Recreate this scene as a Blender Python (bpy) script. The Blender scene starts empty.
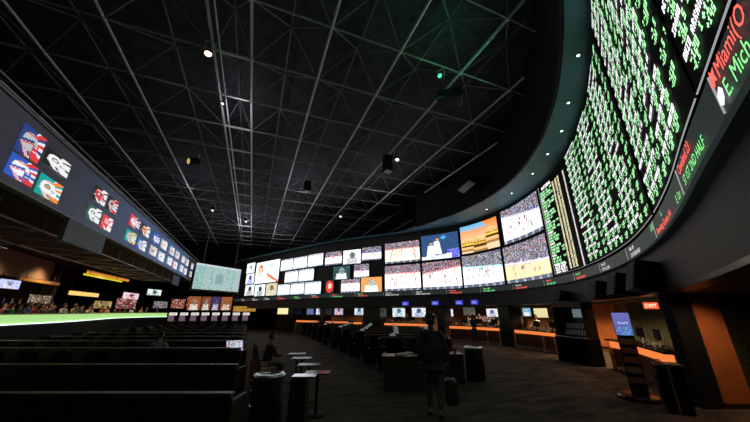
import bpy, bmesh, math, random
from mathutils import Vector, Matrix
R=random.Random(7)
PI=math.pi
scn=bpy.context.scene
col=scn.collection
# ---------------------------------------------------------------- camera numbers
F=290.0; HOR=312.0; EYE=1.9
PITCH=math.atan((HOR-211)/F)
YAW=math.atan(123.5/math.hypot(F,HOR-211))
# ---------------------------------------------------------------- helpers
def lin(c):
    return tuple((x/12.92 if x<=.04045 else ((x+.055)/1.055)**2.4) for x in c)
def hexc(h):
    return lin(tuple(int(h[i:i+2],16)/255 for i in (0,2,4)))
MATS={}
def mat(name,c,rough=.6,metal=0.0,var=.15,scale=6.0,bump=0.0,emit=None,estr=0.0,spec=.5,alpha=1.0):
    if name in MATS: return MATS[name]
    m=bpy.data.materials.new(name); m.use_nodes=True; nt=m.node_tree; b=nt.nodes['Principled BSDF']
    tc=nt.nodes.new('ShaderNodeTexCoord'); nz=nt.nodes.new('ShaderNodeTexNoise'); nz.inputs['Scale'].default_value=scale; nz.inputs['Detail'].default_value=3
    nt.links.new(tc.outputs['Object'],nz.inputs['Vector'])
    cr=nt.nodes.new('ShaderNodeValToRGB'); cr.color_ramp.elements[0].position=.3; cr.color_ramp.elements[1].position=.7
    cr.color_ramp.elements[0].color=tuple(x*(1-var) for x in c)+(1,); cr.color_ramp.elements[1].color=tuple(min(1,x*(1+var)) for x in c)+(1,)
    nt.links.new(nz.outputs['Fac'],cr.inputs['Fac']); nt.links.new(cr.outputs['Color'],b.inputs['Base Color'])
    b.inputs['Roughness'].default_value=rough; b.inputs['Metallic'].default_value=metal; b.inputs['Specular IOR Level'].default_value=spec
    if bump:
        bp=nt.nodes.new('ShaderNodeBump'); bp.inputs['Strength'].default_value=bump; nt.links.new(nz.outputs['Fac'],bp.inputs['Height']); nt.links.new(bp.outputs['Normal'],b.inputs['Normal'])
    if emit:
        b.inputs['Emission Color'].default_value=tuple(emit)+(1,); b.inputs['Emission Strength'].default_value=estr
    MATS[name]=m; return m
def attr_mat(name,strength):
    m=bpy.data.materials.new(name); m.use_nodes=True; nt=m.node_tree; b=nt.nodes['Principled BSDF']
    a=nt.nodes.new('ShaderNodeAttribute'); a.attribute_name='pixel'
    b.inputs['Base Color'].default_value=(.01,.01,.01,1); b.inputs['Roughness'].default_value=.5
    nt.links.new(a.outputs['Color'],b.inputs['Emission Color']); b.inputs['Emission Strength'].default_value=strength
    return m
def link(o,parent=None):
    col.objects.link(o)
    if parent is not None: o.parent=parent
    return o
def mobj(name,bm,m,parent=None,smooth=False):
    me=bpy.data.meshes.new(name); bm.normal_update(); bm.to_mesh(me); bm.free()
    for x in (m if isinstance(m,(list,tuple)) else [m]): me.materials.append(x)
    if smooth:
        for p in me.polygons: p.use_smooth=True
    return link(bpy.data.objects.new(name,me),parent)
def tag(o,label=None,cat=None,group=None,kind=None):
    if label: o['label']=label
    if cat: o['category']=cat
    if group: o['group']=group
    if kind: o['kind']=kind
    return o
def empty(name,loc=(0,0,0),rz=0,label=None,cat=None,group=None):
    o=bpy.data.objects.new(name,None); o.location=loc; o.rotation_euler=(0,0,rz); o.empty_display_size=.1
    link(o); return tag(o,label,cat,group)
def children(o): return [x for x in col.objects if x.parent==o]
def copy_tree(o,parent=None):
    c=o.copy(); col.objects.link(c)
    if parent is not None: c.parent=parent
    for ch in KIDS(o): copy_tree(ch,c)
    return c
def KIDS(o): return list(o.children)
def struct(name,bm,m,parent=None):
    o=mobj(name,bm,m,parent)
    if parent is None: o['kind']='structure'
    return o
def box(bm,c,s,rz=0,bev=0,mi=0,rx=0):
    M=Matrix.Translation(c)@Matrix.Rotation(rz,4,'Z')@Matrix.Rotation(rx,4,'X')@Matrix.Diagonal((s[0],s[1],s[2],1))
    r=bmesh.ops.create_cube(bm,size=1,matrix=M)
    fs=set(f for v in r['verts'] for f in v.link_faces)
    for f in fs: f.material_index=mi
    if bev>0:
        es=list(set(e for v in r['verts'] for e in v.link_edges))
        r2=bmesh.ops.bevel(bm,geom=es,offset=bev,segments=2,affect='EDGES',profile=.5)
        for f in r2['faces']: f.material_index=mi
def tube(bm,a,b,r,n=6,r2=None,mi=0):
    a=Vector(a);b=Vector(b);d=b-a;L=d.length
    if L<1e-6:return
    M=Matrix.Translation((a+b)/2)@d.to_track_quat('Z','Y').to_matrix().to_4x4()
    q=bmesh.ops.create_cone(bm,cap_ends=True,segments=n,radius1=r,radius2=r if r2 is None else r2,depth=L,matrix=M)
    for f in set(f for v in q['verts'] for f in v.link_faces): f.material_index=mi
def ball(bm,c,r,s=(1,1,1),n=10,mi=0):
    M=Matrix.Translation(c)@Matrix.Diagonal((s[0],s[1],s[2],1))
    q=bmesh.ops.create_uvsphere(bm,u_segments=n,v_segments=max(5,n*2//3),radius=r,matrix=M)
    for f in set(f for v in q['verts'] for f in v.link_faces): f.material_index=mi
def lathe(bm,prof,c=(0,0,0),n=20,mi=0):
    rings=[]
    for r,z in prof:
        rings.append([bm.verts.new((c[0]+r*math.cos(2*PI*k/n),c[1]+r*math.sin(2*PI*k/n),c[2]+z)) for k in range(n)])
    for a,b in zip(rings,rings[1:]):
        for k in range(n):
            f=bm.faces.new((a[k],a[(k+1)%n],b[(k+1)%n],b[k])); f.material_index=mi
    for rg,fl in ((rings[0],True),(rings[-1],False)):
        if prof[0 if fl else -1][0]>1e-4:
            f=bm.faces.new(list(reversed(rg)) if fl else rg); f.material_index=mi
def B(): return bmesh.new()
class Path:
    def __init__(s,pts,n=8,smooth=True):
        P=pts
        if smooth:
            out=[]
            for i in range(len(P)-1):
                p0=P[max(i-1,0)];p1=P[i];p2=P[i+1];p3=P[min(i+2,len(P)-1)]
                for k in range(n):
                    t=k/n
                    out.append(tuple(.5*((2*b)+(c-a)*t+(2*a-5*b+4*c-d)*t*t+(-a+3*b-3*c+d)*t**3) for a,b,c,d in zip(p0,p1,p2,p3)))
            out.append(P[-1]); P=out
        s.p=P; s.s=[0]
        for a,b in zip(P,P[1:]): s.s.append(s.s[-1]+math.dist(a,b))
        s.L=s.s[-1]
        s.t=[]
        for i in range(len(P)):
            a=P[max(i-1,0)];b=P[min(i+1,len(P)-1)];d=math.dist(a,b); s.t.append(((b[0]-a[0])/d,(b[1]-a[1])/d))
    def at(s,u,off=0):
        u=max(0,min(s.L,u)); i=0; lo,hi=0,len(s.s)-2
        while lo<hi:
            m=(lo+hi+1)//2
            if s.s[m]<=u: lo=m
            else: hi=m-1
        i=lo; k=(u-s.s[i])/(s.s[i+1]-s.s[i]); a,b=s.p[i],s.p[i+1]; ta,tb=s.t[i],s.t[i+1]
        tx=ta[0]+(tb[0]-ta[0])*k; ty=ta[1]+(tb[1]-ta[1])*k; l=math.hypot(tx,ty); tx/=l;ty/=l
        return (a[0]+(b[0]-a[0])*k-ty*off, a[1]+(b[1]-a[1])*k+tx*off)
    def ang(s,u):
        a=s.at(max(0,u-.05));b=s.at(min(s.L,u+.05)); return math.atan2(b[1]-a[1],b[0]-a[0])
# curved slab on a path; off/z may be functions of s
def slab(bm,path,s0,s1,z0,z1,o0,o1,step=.5,mi=0):
    n=max(1,int(math.ceil((s1-s0)/step))); rings=[]
    for i in range(n+1):
        u=s0+(s1-s0)*i/n
        f=lambda v:v(u) if callable(v) else v
        a=path.at(u,f(o0));b=path.at(u,f(o1))
        rings.append([bm.verts.new((a[0],a[1],f(z0))),bm.verts.new((b[0],b[1],f(z0))),bm.verts.new((b[0],b[1],f(z1))),bm.verts.new((a[0],a[1],f(z1)))])
    for p,q in zip(rings,rings[1:]):
        for k in range(4):
            fc=bm.faces.new((p[k],p[(k+1)%4],q[(k+1)%4],q[k])); fc.material_index=mi
    bm.faces.new(rings[0]).material_index=mi; bm.faces.new(list(reversed(rings[-1]))).material_index=mi
# grid of lit pixels. pos(u,v)->xyz ; fn(u,v)->rgb (u 0 left..1 right, v 0 bottom..1 top)
def picture(name,pos,nu,nv,fn,m,parent):
    vs=[];fs=[];cs=[]
    for j in range(nv+1):
        for i in range(nu+1): vs.append(pos(i/nu,j/nv))
    for j in range(nv):
        for i in range(nu):
            a=j*(nu+1)+i; fs.append((a,a+1,a+nu+2,a+nu+1)); c=fn((i+.5)/nu,(j+.5)/nv); cs+= [c[0],c[1],c[2],1]
    me=bpy.data.meshes.new(name); me.from_pydata(vs,[],fs); at=me.attributes.new('pixel','FLOAT_COLOR','FACE'); at.data.foreach_set('color',cs)
    me.materials.append(m); return link(bpy.data.objects.new(name,me),parent)
def quadset(name,quads,cols,m,parent,th=0):
    vs=[];fs=[];cs=[]
    for q,c in zip(quads,cols):
        k=len(vs); vs+=q; fs.append((k,k+1,k+2,k+3)); cs+=[c[0],c[1],c[2],1]
    me=bpy.data.meshes.new(name); me.from_pydata(vs,[],fs); at=me.attributes.new('pixel','FLOAT_COLOR','FACE'); at.data.foreach_set('color',cs)
    me.materials.append(m); return link(bpy.data.objects.new(name,me),parent)
def text_mesh(s,size):
    cu=bpy.data.curves.new('t','FONT'); cu.body=s; cu.size=size; cu.resolution_u=2
    o=bpy.data.objects.new('t',cu); col.objects.link(o); dg=bpy.context.evaluated_depsgraph_get(); dg.update()
    me=bpy.data.meshes.new_from_object(o.evaluated_get(dg)); bpy.data.objects.remove(o); return me
def text_on(name,s,size,fn,m,parent,stretch=1.0):
    me=text_mesh(s,size)
    for v in me.vertices: v.co=Vector(fn(v.co.x*stretch,v.co.y))
    me.materials.clear(); me.materials.append(m); return link(bpy.data.objects.new(name,me),parent)
# ---------------------------------------------------------------- materials
M_black=mat('black_paint',(.007,.007,.0075),.7,spec=.25)
M_blk_gloss=mat('black_gloss',(.01,.01,.011),.22)
M_fascia=mat('fascia_charcoal',(.045,.04,.038),.6,var=.08,scale=2)
M_ceil=mat('ceiling_dark',(.042,.044,.056),.8,var=.5,scale=3.5,bump=.5)
M_steel=mat('painted_truss_grey',(.6,.6,.6),.42,.3,var=.1)
M_teal=mat('soffit_blue_grey',(.075,.20,.25),.55,var=.1,scale=1.5)
M_wood=mat('dark_walnut',(.035,.018,.012),.5,var=.35,scale=9)
M_rail=mat('brown_rail',(.085,.048,.03),.35,var=.2,scale=9)
M_leather=mat('brown_leather',(.30,.14,.085),.38,var=.2,scale=5,bump=.1)
M_dleather=mat('black_leather',(.030,.024,.022),.3,var=.2,scale=5,bump=.1)
M_desk=mat('desk_laminate',(.075,.045,.035),.25,var=.2,scale=7)
M_stainless=mat('brushed_steel',(.75,.76,.78),.2,.95,var=.05)
M_grey=mat('grey_panel',(.10,.105,.125),.6,var=.08,scale=2)
M_brown=mat('brown_stucco',(.26,.14,.075),.7,var=.2,scale=3)
M_orange=mat('orange_wall_finish',(.55,.17,.05),.55,var=.15,scale=2)
M_olive=mat('green_wallcover',(.06,.075,.03),.7,var=.9,scale=26,bump=.2)
M_gold=mat('gold_trim',(.75,.48,.14),.3,.8,var=.1)
M_white=mat('white_card',(.7,.7,.7),.6)
M_skin=mat('skin_tone',(.42,.24,.16),.5,var=.08)
M_hair=mat('dark_hair',(.015,.012,.01),.5)
M_eye=mat('eye_dark',(.02,.015,.01),.2)
M_lip=mat('lip_tone',(.3,.1,.08),.5)
M_warm=mat('warm_lamp_glow',(.8,.7,.5),emit=(1,.72,.42),estr=14)
M_cool=mat('cool_lamp_glow',(.8,.9,1),emit=(.85,1,.97),estr=12)
M_glow=mat('orange_strip_glow',(.8,.35,.1),emit=(.9,.22,.05),estr=1.0)
M_green=mat('green_lit_bar',(.3,.5,.25),emit=(.38,.68,.22),estr=1.0)
M_whiteglow=mat('white_edge_glow',(.8,.9,.8),emit=(.75,1,.8),estr=1.6)
M_txtgreen=mat('led_green',(.1,.3,.1),emit=(.22,.85,.25),estr=1.5)
M_txtred=mat('led_red',(.3,.05,.05),emit=(1,.1,.08),estr=2.0)
M_txtwhite=mat('led_white',(.5,.5,.5),emit=(.85,.85,.85),estr=1.3)
M_ledback=mat('led_panel_back',(.006,.008,.007),.8,spec=.2)
M_line=mat('thin_led_line',(.3,.3,.3),emit=(.5,.5,.5),estr=.7)
M_px=attr_mat('led_pixels',1.35)
M_pxdim=attr_mat('led_pixels_dim',1.0)
M_board=attr_mat('board_pixels',1.75)
# carpet
def carpet():
    m=bpy.data.materials.new('patterned_carpet'); m.use_nodes=True; nt=m.node_tree; b=nt.nodes['Principled BSDF']
    tc=nt.nodes.new('ShaderNodeTexCoord'); w=nt.nodes.new('ShaderNodeTexNoise'); w.inputs['Scale'].default_value=2.2; w.inputs['Detail'].default_value=8; w.inputs['Roughness'].default_value=.7
    mp=nt.nodes.new('ShaderNodeMapping'); mp.inputs['Scale'].default_value=(.45,1.5,1); mp.inputs['Rotation'].default_value=(0,0,YAW)
    nt.links.new(tc.outputs['Object'],mp.inputs['Vector']); nt.links.new(mp.outputs['Vector'],w.inputs['Vector'])
    cr=nt.nodes.new('ShaderNodeValToRGB'); cr.color_ramp.elements[0].position=.38; cr.color_ramp.elements[1].position=.62
    cr.color_ramp.elements[0].color=(.05,.042,.036,1); cr.color_ramp.elements[1].color=(.15,.115,.09,1)
    nt.links.new(w.outputs['Fac'],cr.inputs['Fac']); nt.links.new(cr.outputs['Color'],b.inputs['Base Color']); b.inputs['Roughness'].default_value=.95; b.inputs['Specular IOR Level'].default_value=.1
    return m
M_carpet=carpet()
# ---------------------------------------------------------------- paths
WALL=Path([(-4,-2.6),(-1.2,-1.5),(0.6,-.55),(2.22,0.36),(3.5,1.08),(4.9,1.85),(6.52,2.87),(8.26,4.2),(10.1,6.0),(11.7,8.02),(12.8,10.4),(13.3,13),(12.9,16),(11.3,18.6),(9.4,21.1),(6.01,25.2),(3.3,29.7),(0.68,34.4),(-1.39,38.34),(-2.5,40.5)],10)
W0=WALL; WALL=Path([W0.at(W0.L*i/200,-.14) for i in range(201)],smooth=False); WALL.s=[W0.L*i/200 for i in range(201)]; WALL.L=W0.L
CTR=Path([(8.5,3.55),(9.5,4.45),(10.7,5.6),(11.5,6.4),(12.3,7.6),(13.4,9.6),(14.1,11.8),(14.35,13.6),(14.1,16),(13.4,18.5),(12.2,20.8),(10.2,23.5),(7.6,27),(5,31.2),(2.4,36),(0,40.6)],8)
# ---------------------------------------------------------------- setting
bm=B(); box(bm,(0,18,-.1),(60,70,.2)); struct('floor',bm,M_carpet)
bm=B(); box(bm,(5,19,11.1),(38,56,.2)); struct('ceiling',bm,M_ceil)
bm=B(); slab(bm,WALL,0,WALL.L,2.3,8.0,0,-.3,.4); struct('wall_video',bm,M_fascia)
bm=B(); slab(bm,WALL,0,WALL.L,2.3,2.4,-.3,-7.0,.6); struct('ceiling_counter',bm,M_fascia)
def ringw(s):
    K=[(0,.5),(10,.5),(13,.75),(16,1.05),(19,1.5),(24,2.1),(28,2.1),(32.5,.45),(60,.4)]
    for (a,b),(c,d) in zip(K,K[1:]):
        if s<=c: return b+(d-b)*(s-a)/(c-a)
    return .4
bm=B(); slab(bm,WALL,0,WALL.L,7.8,7.9,0,ringw,.4); struct('ceiling_ring',bm,M_teal)
bm=B(); slab(bm,WALL,0,30.5,7.78,11.0,lambda s:ringw(s),lambda s:ringw(s)+.1,.4); struct('wall_bulkhead',bm,M_black)
bm=B(); slab(bm,CTR,0,CTR.L,0,2.4,-3.4,-3.6,.5); struct('wall_counter_back',bm,mat('teller_wall_brown',(.24,.11,.055),.5,var=.3,scale=2))
bm=B(); box(bm,(0,44,5.7),(46,.3,11.6)); struct('wall_back',bm,M_black)
bm=B(); box(bm,(-22,18,2.5),(.3,56,5.2)); struct('wall_left',bm,M_brown)
bm=B(); box(bm,(-14.2,18,5.2),(16,56,.2)); struct('ceiling_bar',bm,M_black)
bm=B(); box(bm,(-10.9,18,8.3),(.2,56,6.2)); struct('wall_upper_left',bm,M_black)
bm=B(); box(bm,(3,-9,5.7),(60,.3,11.8)); struct('wall_behind',bm,M_black)
BAR=Path([(-8.7,6),(-8.5,12),(-8.45,16),(-8.5,20),(-9.2,25),(-9.9,29.5),(-9.7,33.5),(-8.0,38)],8)
bm=B(); slab(bm,BAR,0,BAR.L,0,.6,.0,5.5,.8); struct('floor_bar',bm,M_carpet)
# trim line of downlit edge under the fascia
bm=B(); slab(bm,WALL,4,WALL.L,2.27,2.33,.03,-.32,.4); struct('trim_1',bm,mat('dark_bronze_edge',(.05,.035,.025),.3,.5))
# ---------------------------------------------------------------- ceiling space frame
XS=[-9.7,-7.4,-5.05,-2.2,-1.05,1.2,3.5,5.9,8.2,10.5,12.8]; YS=[-2.35+2.2*k for k in range(20)]
def inside(x,y,m=2.2):
    # keep off the curved bulkhead
    for i in range(0,len(WALL.p),2):
        if WALL.s[i]<30.5 and math.dist(WALL.p[i],(x,y))<ringw(WALL.s[i])+.25: return False
    if x>3 and y<.6*x-1.4: return False
    # crossing test : right of wall curve
    for a,b in zip(WALL.p,WALL.p[1:]):
        if y<22.5 and (a[1]-y)*(b[1]-y)<=0 and abs(b[1]-a[1])>1e-6:
            xx=a[0]+(b[0]-a[0])*(y-a[1])/(b[1]-a[1])
            if x>xx-.5 and y>0: return False
    return y<42.5 and y>-6
sf=empty('ceiling_space_frame',(0,16,10),0,'huge grey tubular steel lattice hung under the dark ceiling of the whole hall','truss')
M_tmid=mat('mid_grey_steel',(.33,.33,.33),.5,.2); M_tlite=mat('light_steel_rung',(.85,.85,.82),.4,.2)
M_tdark=mat('dull_dark_steel',(.2,.2,.2),.55,.2)
def sfp(name,bm): 
    o=mobj(name,bm,M_tdark if ('brace' in name or 'upper' in name) else M_tmid if name=='cross_chord' else M_tlite if name=='catwalk_rungs' else M_steel,sf); o.location=(0,-16,-10); return o
def runs(fixed,axis,lo,hi,z,r,name):
    step=.25; t=lo; start=None
    while t<=hi+1e-6:
        ok=inside(fixed,t) if axis=='y' else inside(t,fixed)
        if ok and start is None: start=t
        if (not ok or t+step>hi) and start is not None:
            if t-start>.8:
                bm=B(); a,b=((fixed,start,z),(fixed,t,z)) if axis=='y' else ((start,fixed,z),(t,fixed,z)); tube(bm,a,b,r,8); sfp(name,bm)
            start=None
        t+=step
for x in XS: runs(x,'y',-3,42,10,.046,'long_chord')
for y in YS: runs(y,'x',-10.5,14,10,.03,'cross_chord')
UX=[(a+b)/2 for a,b in zip(XS,XS[1:])]; UY=[y+1.1 for y in YS]
for x in UX: runs(x,'y',-3,42,10.75,.03,'upper_chord')
braces=[]
for i,x in enumerate(UX):
    for y in UY:
        if y>41: continue
        for xx in (XS[i],XS[i+1]):
            for yy in (y-1.1,y+1.1):
                if inside(x,y) and inside(xx,yy): braces.append(((x,y,10.75),(xx,yy,10)))
braces.sort(key=lambda b:math.dist(b[1],(0,6,2)))
for a,b in braces[:96]:
    bm=B(); tube(bm,a,b,.024,6); sfp('web_brace',bm)
bm=B()
for a,b in braces[96:]: tube(bm,a,b,.024,5)
o=sfp('far_web_braces',bm); o['kind']='stuff'
bm=B()
for x in XS:
    for y in YS:
        if inside(x,y): ball(bm,(x,y,10),.075,n=8)
o=sfp('joint_nodes',bm); o['kind']='stuff'
# catwalk between the two close chords
bm=B()
for y in YS:
    if y>2: box(bm,(-1.62,y,10.0),(1.1,.07,.07))
sfp('catwalk_rungs',bm)
bm=B(); tube(bm,(-1.98,-3,9.9),(-1.98,41,9.9),.03,6); sfp('catwalk_pipe',bm)
# ---------------------------------------------------------------- pixel painters
def mix(a,b,t): return tuple(x+(y-x)*t for x,y in zip(a,b))
def court(seed,floor=(1.1,.95,.8),crowd=.33,ac=(.8,.1,.1),busy=.5,tilt=0):
    r=random.Random(seed); pl=[(r.uniform(.08,.92),r.uniform(.2,.62),r.choice([(.02,.02,.05),(.5,.02,.02),(.03,.05,.3),(.9,.9,.9),(.1,.1,.1)])) for _ in range(22)]
    def fn(u,v):
        vv=v+tilt*(u-.5)
        if v<.09: return mix((.02,.05,.12),(.5,.5,.55),1 if (int(u*17)%3==0 and r.random()<.6) else .15)
        if vv>1-crowd:
            k=r.random()**1.5; h=r.choice([(1,1,1),(1,.9,.8),(.25,.4,1),(.9,.35,.3),(.15,.15,.2),ac,(.2,.25,.4)]); return tuple(q*(.08+.75*k) for q in h)
        if vv>1-crowd-.05: return mix(ac,(1,1,1),r.random()*.5)
        c=floor
        for x,y,cc in pl:
            if abs(u-x)<.009+.004*math.sin(v*60) and abs(v-y)<.065: return cc if v>y-.02 else mix(cc,floor,.45)
        if abs((u-.5)**2/.01+(v-.4)**2/.02-1)<.25: return mix(floor,ac,.6)
        if abs(u-.12-.15*(v))<.012 or abs(u-.9+.1*v)<.012: return mix(floor,ac,.7)
        if r.random()<busy*.12: return mix(floor,(.1,.1,.2),.5)
        return c
    return fn
def burger():
    r=random.Random(3)
    def fn(u,v):
        bg=mix((.85,.6,.35),(.8,.2,.02),max(0,min(1,(v-.25)*1.3)))
        if v>.8 and u<.75-.8*(v-.8): bg=mix((.1,.45,.75),bg,.35*(1-v)*5)
        for cx,cy,s in ((.155,.31,.145),(.49,.28,.175),(.83,.50,.17)):
            dx=(u-cx)/s; dy=(v-cy)/(s*1.35)
            if abs(dx)<1.02 and -1.1<dy<1.15:
                if dy>.25 and dx*dx+((dy-.25)/.8)**2<1: return mix((.42,.15,.02),(.95,.6,.2),max(0,min(1,dy*.9))) if r.random()>.1 else (1,.9,.6)
                if .05<dy<=.25: return (.75,.05,.02) if int(dx*7)%3 else (.25,.5,.05)
                if -.12<dy<=.05: return (1,.75,.08)
                if -.5<dy<=-.12: return (.1,.035,.01)
                if -.9<dy<=-.5 and abs(dx)<.95: return mix((.9,.55,.2),(.5,.22,.05),-dy-.5)
            if -1.3<dy<-.9 and abs(dx)<1.1: return (.35,.16,.06)
        return bg
    return fn
def blueplayers():
    r=random.Random(5)
    def fn(u,v):
        bg=mix((.01,.04,.12),(.04,.1,.24),r.random())
        if abs(u-.6)+abs(v-.85)<.09 and r.random()<.7: bg=(.1,.45,.9)
        if v<.12+.1*u and u<.8: return mix((.5,.5,.6),(1,1,1),r.random())
        if u>.68 and v<.35: return mix((.03,.05,.6),(.5,.5,.9),r.random()**3)
        for cx,top in ((.44,.8),(.27,.66)):
            if (u-cx)**2/.0022+(v-top)**2/.006<1: return (.55,.33,.22) if v<top+.02 else (.08,.05,.04)
            if top-.6<v<top-.09 and abs(u-cx+.02)<.055+(top-v)*.12: return (1,1,1) if r.random()>.1 else (.6,.7,.85)
        return bg
    return fn
def interview():
    def fn(u,v):
        if ((u-.22)/.1)**2+((v-.64)/.24)**2<1: return (.95,.62,.45) if v<.74 and abs(u-.22)<.06 else (.55,.14,.05)
        if .1<u<.3 and v<.45 and v>.32: return (.95,.6,.5)
        if abs((v-.38)+(u-.55)*.85)<.06 and u>.5: return (.85,.15,.08)
        if abs((v-.24)+(u-.6)*.6)<.03 and u>.5: return (.8,.5,.2)
        if .6<u<.72 and .68<v<.86 and (int(u*40)+int(v*40))%2: return (.1,.4,.85)
        return (1.05,1.08,1.12)
    return fn
def whiteish(seed,hue=(1.0,1.05,1.1),head=False):
    r=random.Random(seed)
    def fn(u,v):
        if v>.86: return mix((.1,.1,.15),(.9,.9,1),r.random())
        if v<.08: return mix((.1,.3,.5),(1,1,1),r.random())
        if r.random()<.035: return (.3,.3,.5)
        return hue
    return fn
def figure(seed,bg,body):
    r=random.Random(seed)
    def fn(u,v):
        if ((u-.52)/.17)**2+((v-.62)/.24)**2<1: return mix(body,(.02,.02,.02),r.random())
        if v<.45 and abs(u-.5)<.34-.15*v: return mix(body,(1,1,1),r.random()*.8)
        if r.random()<.1: return mix(bg,(.1,.2,.3),.7)
        return bg
    return fn
def mugshape():
    r=random.Random(9)
    def fn(u,v):
        if ((u-.5)/.42)**2+((v-.5)/.46)**2<1:
            if ((u-.5)/.2)**2+((v-.55)/.2)**2<1: return mix((1,.9,.85),(.8,.1,.1),1 if r.random()<.3 else 0)
            return (.85,.04,.03)
        return (.02,.02,.02)
    return fn
# ---------------------------------------------------------------- video wall screens
def wallscreen(name,label,cat,s0,s1,z0,z1,fn,nu,nv,group=None,m=None,off=.14):
    """s0<s1 ; viewed from inside, s1 is the LEFT end"""
    z0=max(z0,3.41); sm=(s0+s1)/2; p=WALL.at(sm,.1); root=empty(name,(p[0],p[1],z0),0,label,cat,group); iv=Matrix.Translation((-p[0],-p[1],-z0))
    bm=B(); slab(bm,WALL,s0-.03,s1+.03,z0-.03,z1+.03,.02,off-.02,.6); o=mobj('cabinet',bm,M_blk_gloss,root); o.data.transform(iv)
    def pos(u,v):
        a=WALL.at(s1-u*(s1-s0),off); return (a[0],a[1],z0+v*(z1-z0))
    o=picture('picture',pos,nu,nv,fn,m or M_px,o); o.data.transform(iv); return root
G='large video screens on the curved wall'
BIG=[(20.75,24.15,5.62,7.62,court(11,(1.1,1.05,1.05),.3,(.5,.5,.75),.8,.25),'top screen of a white rink game beside the odds board'),
(20.75,24.4,3.42,5.45,court(12,(1.0,.72,.42),.5,(.6,.6,.75),.4,.1),'lower screen showing basketball on tan court beside the odds board'),
(24.55,27.6,5.62,7.5,burger(),'upper screen showing three burgers against orange sky'),
(24.6,27.68,3.4,5.45,court(13,(1.05,1.1,1.08),.38,(.3,.65,.7),.9,.1),'lower screen showing pale court directly below the burgers'),
(27.8,30.68,5.5,7.32,blueplayers(),'upper screen with white shirted players on dark blue'),
(27.82,30.7,3.38,5.32,court(14,(1.15,1.1,1.05),.3,(.85,.06,.06),.5,-.2),'lower screen of court with red seats below dark blue picture'),
(30.85,33.8,5.5,7.1,court(15,(1.1,1.0,.75),.3,(.75,.15,.1),.5,0),'upper screen with yellow marked court left of blue picture'),
(30.88,33.84,3.36,5.3,court(16,(1.15,1.08,1.05),.3,(.85,.15,.15),.4,0),'lower screen with bright court below yellow marked court')]
for s0,s1,z0,z1,fn,l in BIG: wallscreen('video_screen','large '+l,'screen',s0,s1,z0,z1,fn,78,46,G)
SM=[(37.97,39.86,5.8,6.95,court(21,(1.1,1,.9),.35,(.8,.2,.2)),'small top row screen with a court and blue crowd, third from the wide column'),
(36.07,37.82,5.74,6.92,figure(22,(1,1,1.05),(.25,.27,.3)),'small top row screen with a dark haired face on white'),
(34.15,35.95,5.9,7.0,court(23,(1.1,.95,.85),.4,(.1,.1,.5)),'small top row screen with court and navy crowd next to the big screens'),
(37.1,38.85,4.53,5.62,figure(24,(.02,.06,.06),(.5,.55,.55)),'small middle row screen with figures on near black'),
(35.28,36.68,4.53,5.64,court(25,(1.1,1,1),.45,(.55,.1,.5)),'small middle row screen with purple crowd over court'),
(36.12,37.93,3.38,4.48,court(26,(1.1,1.02,1),.3,(.8,.3,.3)),'small bottom row screen with pale court beside the black gap'),
(34.13,36.0,3.34,4.53,figure(27,(.75,.33,.08),(1,.95,.9)),'small bottom row screen with orange left side and white figure'),
(38.7,39.65,3.3,4.5,mugshape(),'narrow screen with a red and white round emblem'),
(51.75,53.6,6.15,7.3,figure(28,(1,1.05,1.05),(.6,.8,.75)),'small top screen at the far left column'),
(51.6,53.45,4.92,6.05,figure(29,(.9,.95,1),(.03,.1,.7)),'small middle screen at far left with blue bottom'),
(51.25,53.3,3.65,4.8,figure(30,(.85,.9,.95),(.03,.03,.05)),'small bottom screen at far left with black figures'),
(46.75,51.35,4.85,7.15,interview(),'wide white screen with an orange haired person talking'),
(49.0,51.05,3.52,4.7,figure(31,(1,1.05,1.1),(.03,.08,.12)),'small screen under the wide white screen with dark blue box'),
(46.78,48.8,3.5,4.72,figure(32,(.6,.55,.35),(.35,.25,.1)),'small olive and brown screen under the wide white screen'),
(44.5,46.5,5.85,6.98,whiteish(33,(.95,1.1,1.1)),'small pale screen at left of the top row trio'),
(42.35,44.38,5.87,6.97,whiteish(34),'small pale screen at centre of the top row trio'),
(40.15,42.2,5.88,7.0,whiteish(35),'small pale screen at right of the top row trio'),
(43.55,45.6,4.63,5.7,whiteish(36),'small pale screen at left of the middle row pair'),
(41.25,43.42,4.62,5.72,whiteish(37),'small pale screen at right of the middle row pair'),
(44.62,46.6,3.47,4.5,whiteish(38),'small pale screen at left of the bottom row trio'),
(42.5,44.48,3.47,4.5,whiteish(39,(1.05,1.1,1.05)),'small pale screen at centre of the bottom row trio'),
(40.22,42.35,3.4,4.48,whiteish(40),'small pale screen at right of the bottom row trio')]
for s0,s1,z0,z1,fn,l in SM: wallscreen('video_screen',l,'screen',s0,s1,z0,z1,fn,44 if s1-s0>3 else 30,30 if s1-s0>3 else 20,'small video screens on the far wall')
# ---------------------------------------------------------------- odds boards
FONT={'0':(7,5,5,5,7),'1':(2,6,2,2,7),'2':(7,1,7,4,7),'3':(7,1,7,1,7),'4':(5,5,7,1,1),'5':(7,4,7,1,7),'6':(7,4,7,5,7),'7':(7,1,1,2,2),'8':(7,5,7,5,7),'9':(7,5,7,1,7),'-':(0,0,7,0,0),'+':(0,2,7,2,0),'.':(0,0,0,0,2),
'A':(2,5,7,5,5),'B':(6,5,6,5,6),'C':(7,4,4,4,7),'D':(6,5,5,5,6),'E':(7,4,6,4,7),'G':(7,4,5,5,7),'H':(5,5,7,5,5),'I':(7,2,2,2,7),'K':(5,5,6,5,5),'L':(4,4,4,4,7),'M':(5,7,7,5,5),'N':(6,5,5,5,5),'O':(7,5,5,5,7),'R':(6,5,6,5,5),'S':(7,4,7,1,7),'T':(7,2,2,2,2),'U':(5,5,5,5,7),'V':(5,5,5,5,2),'Y':(5,5,2,2,2)}
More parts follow.
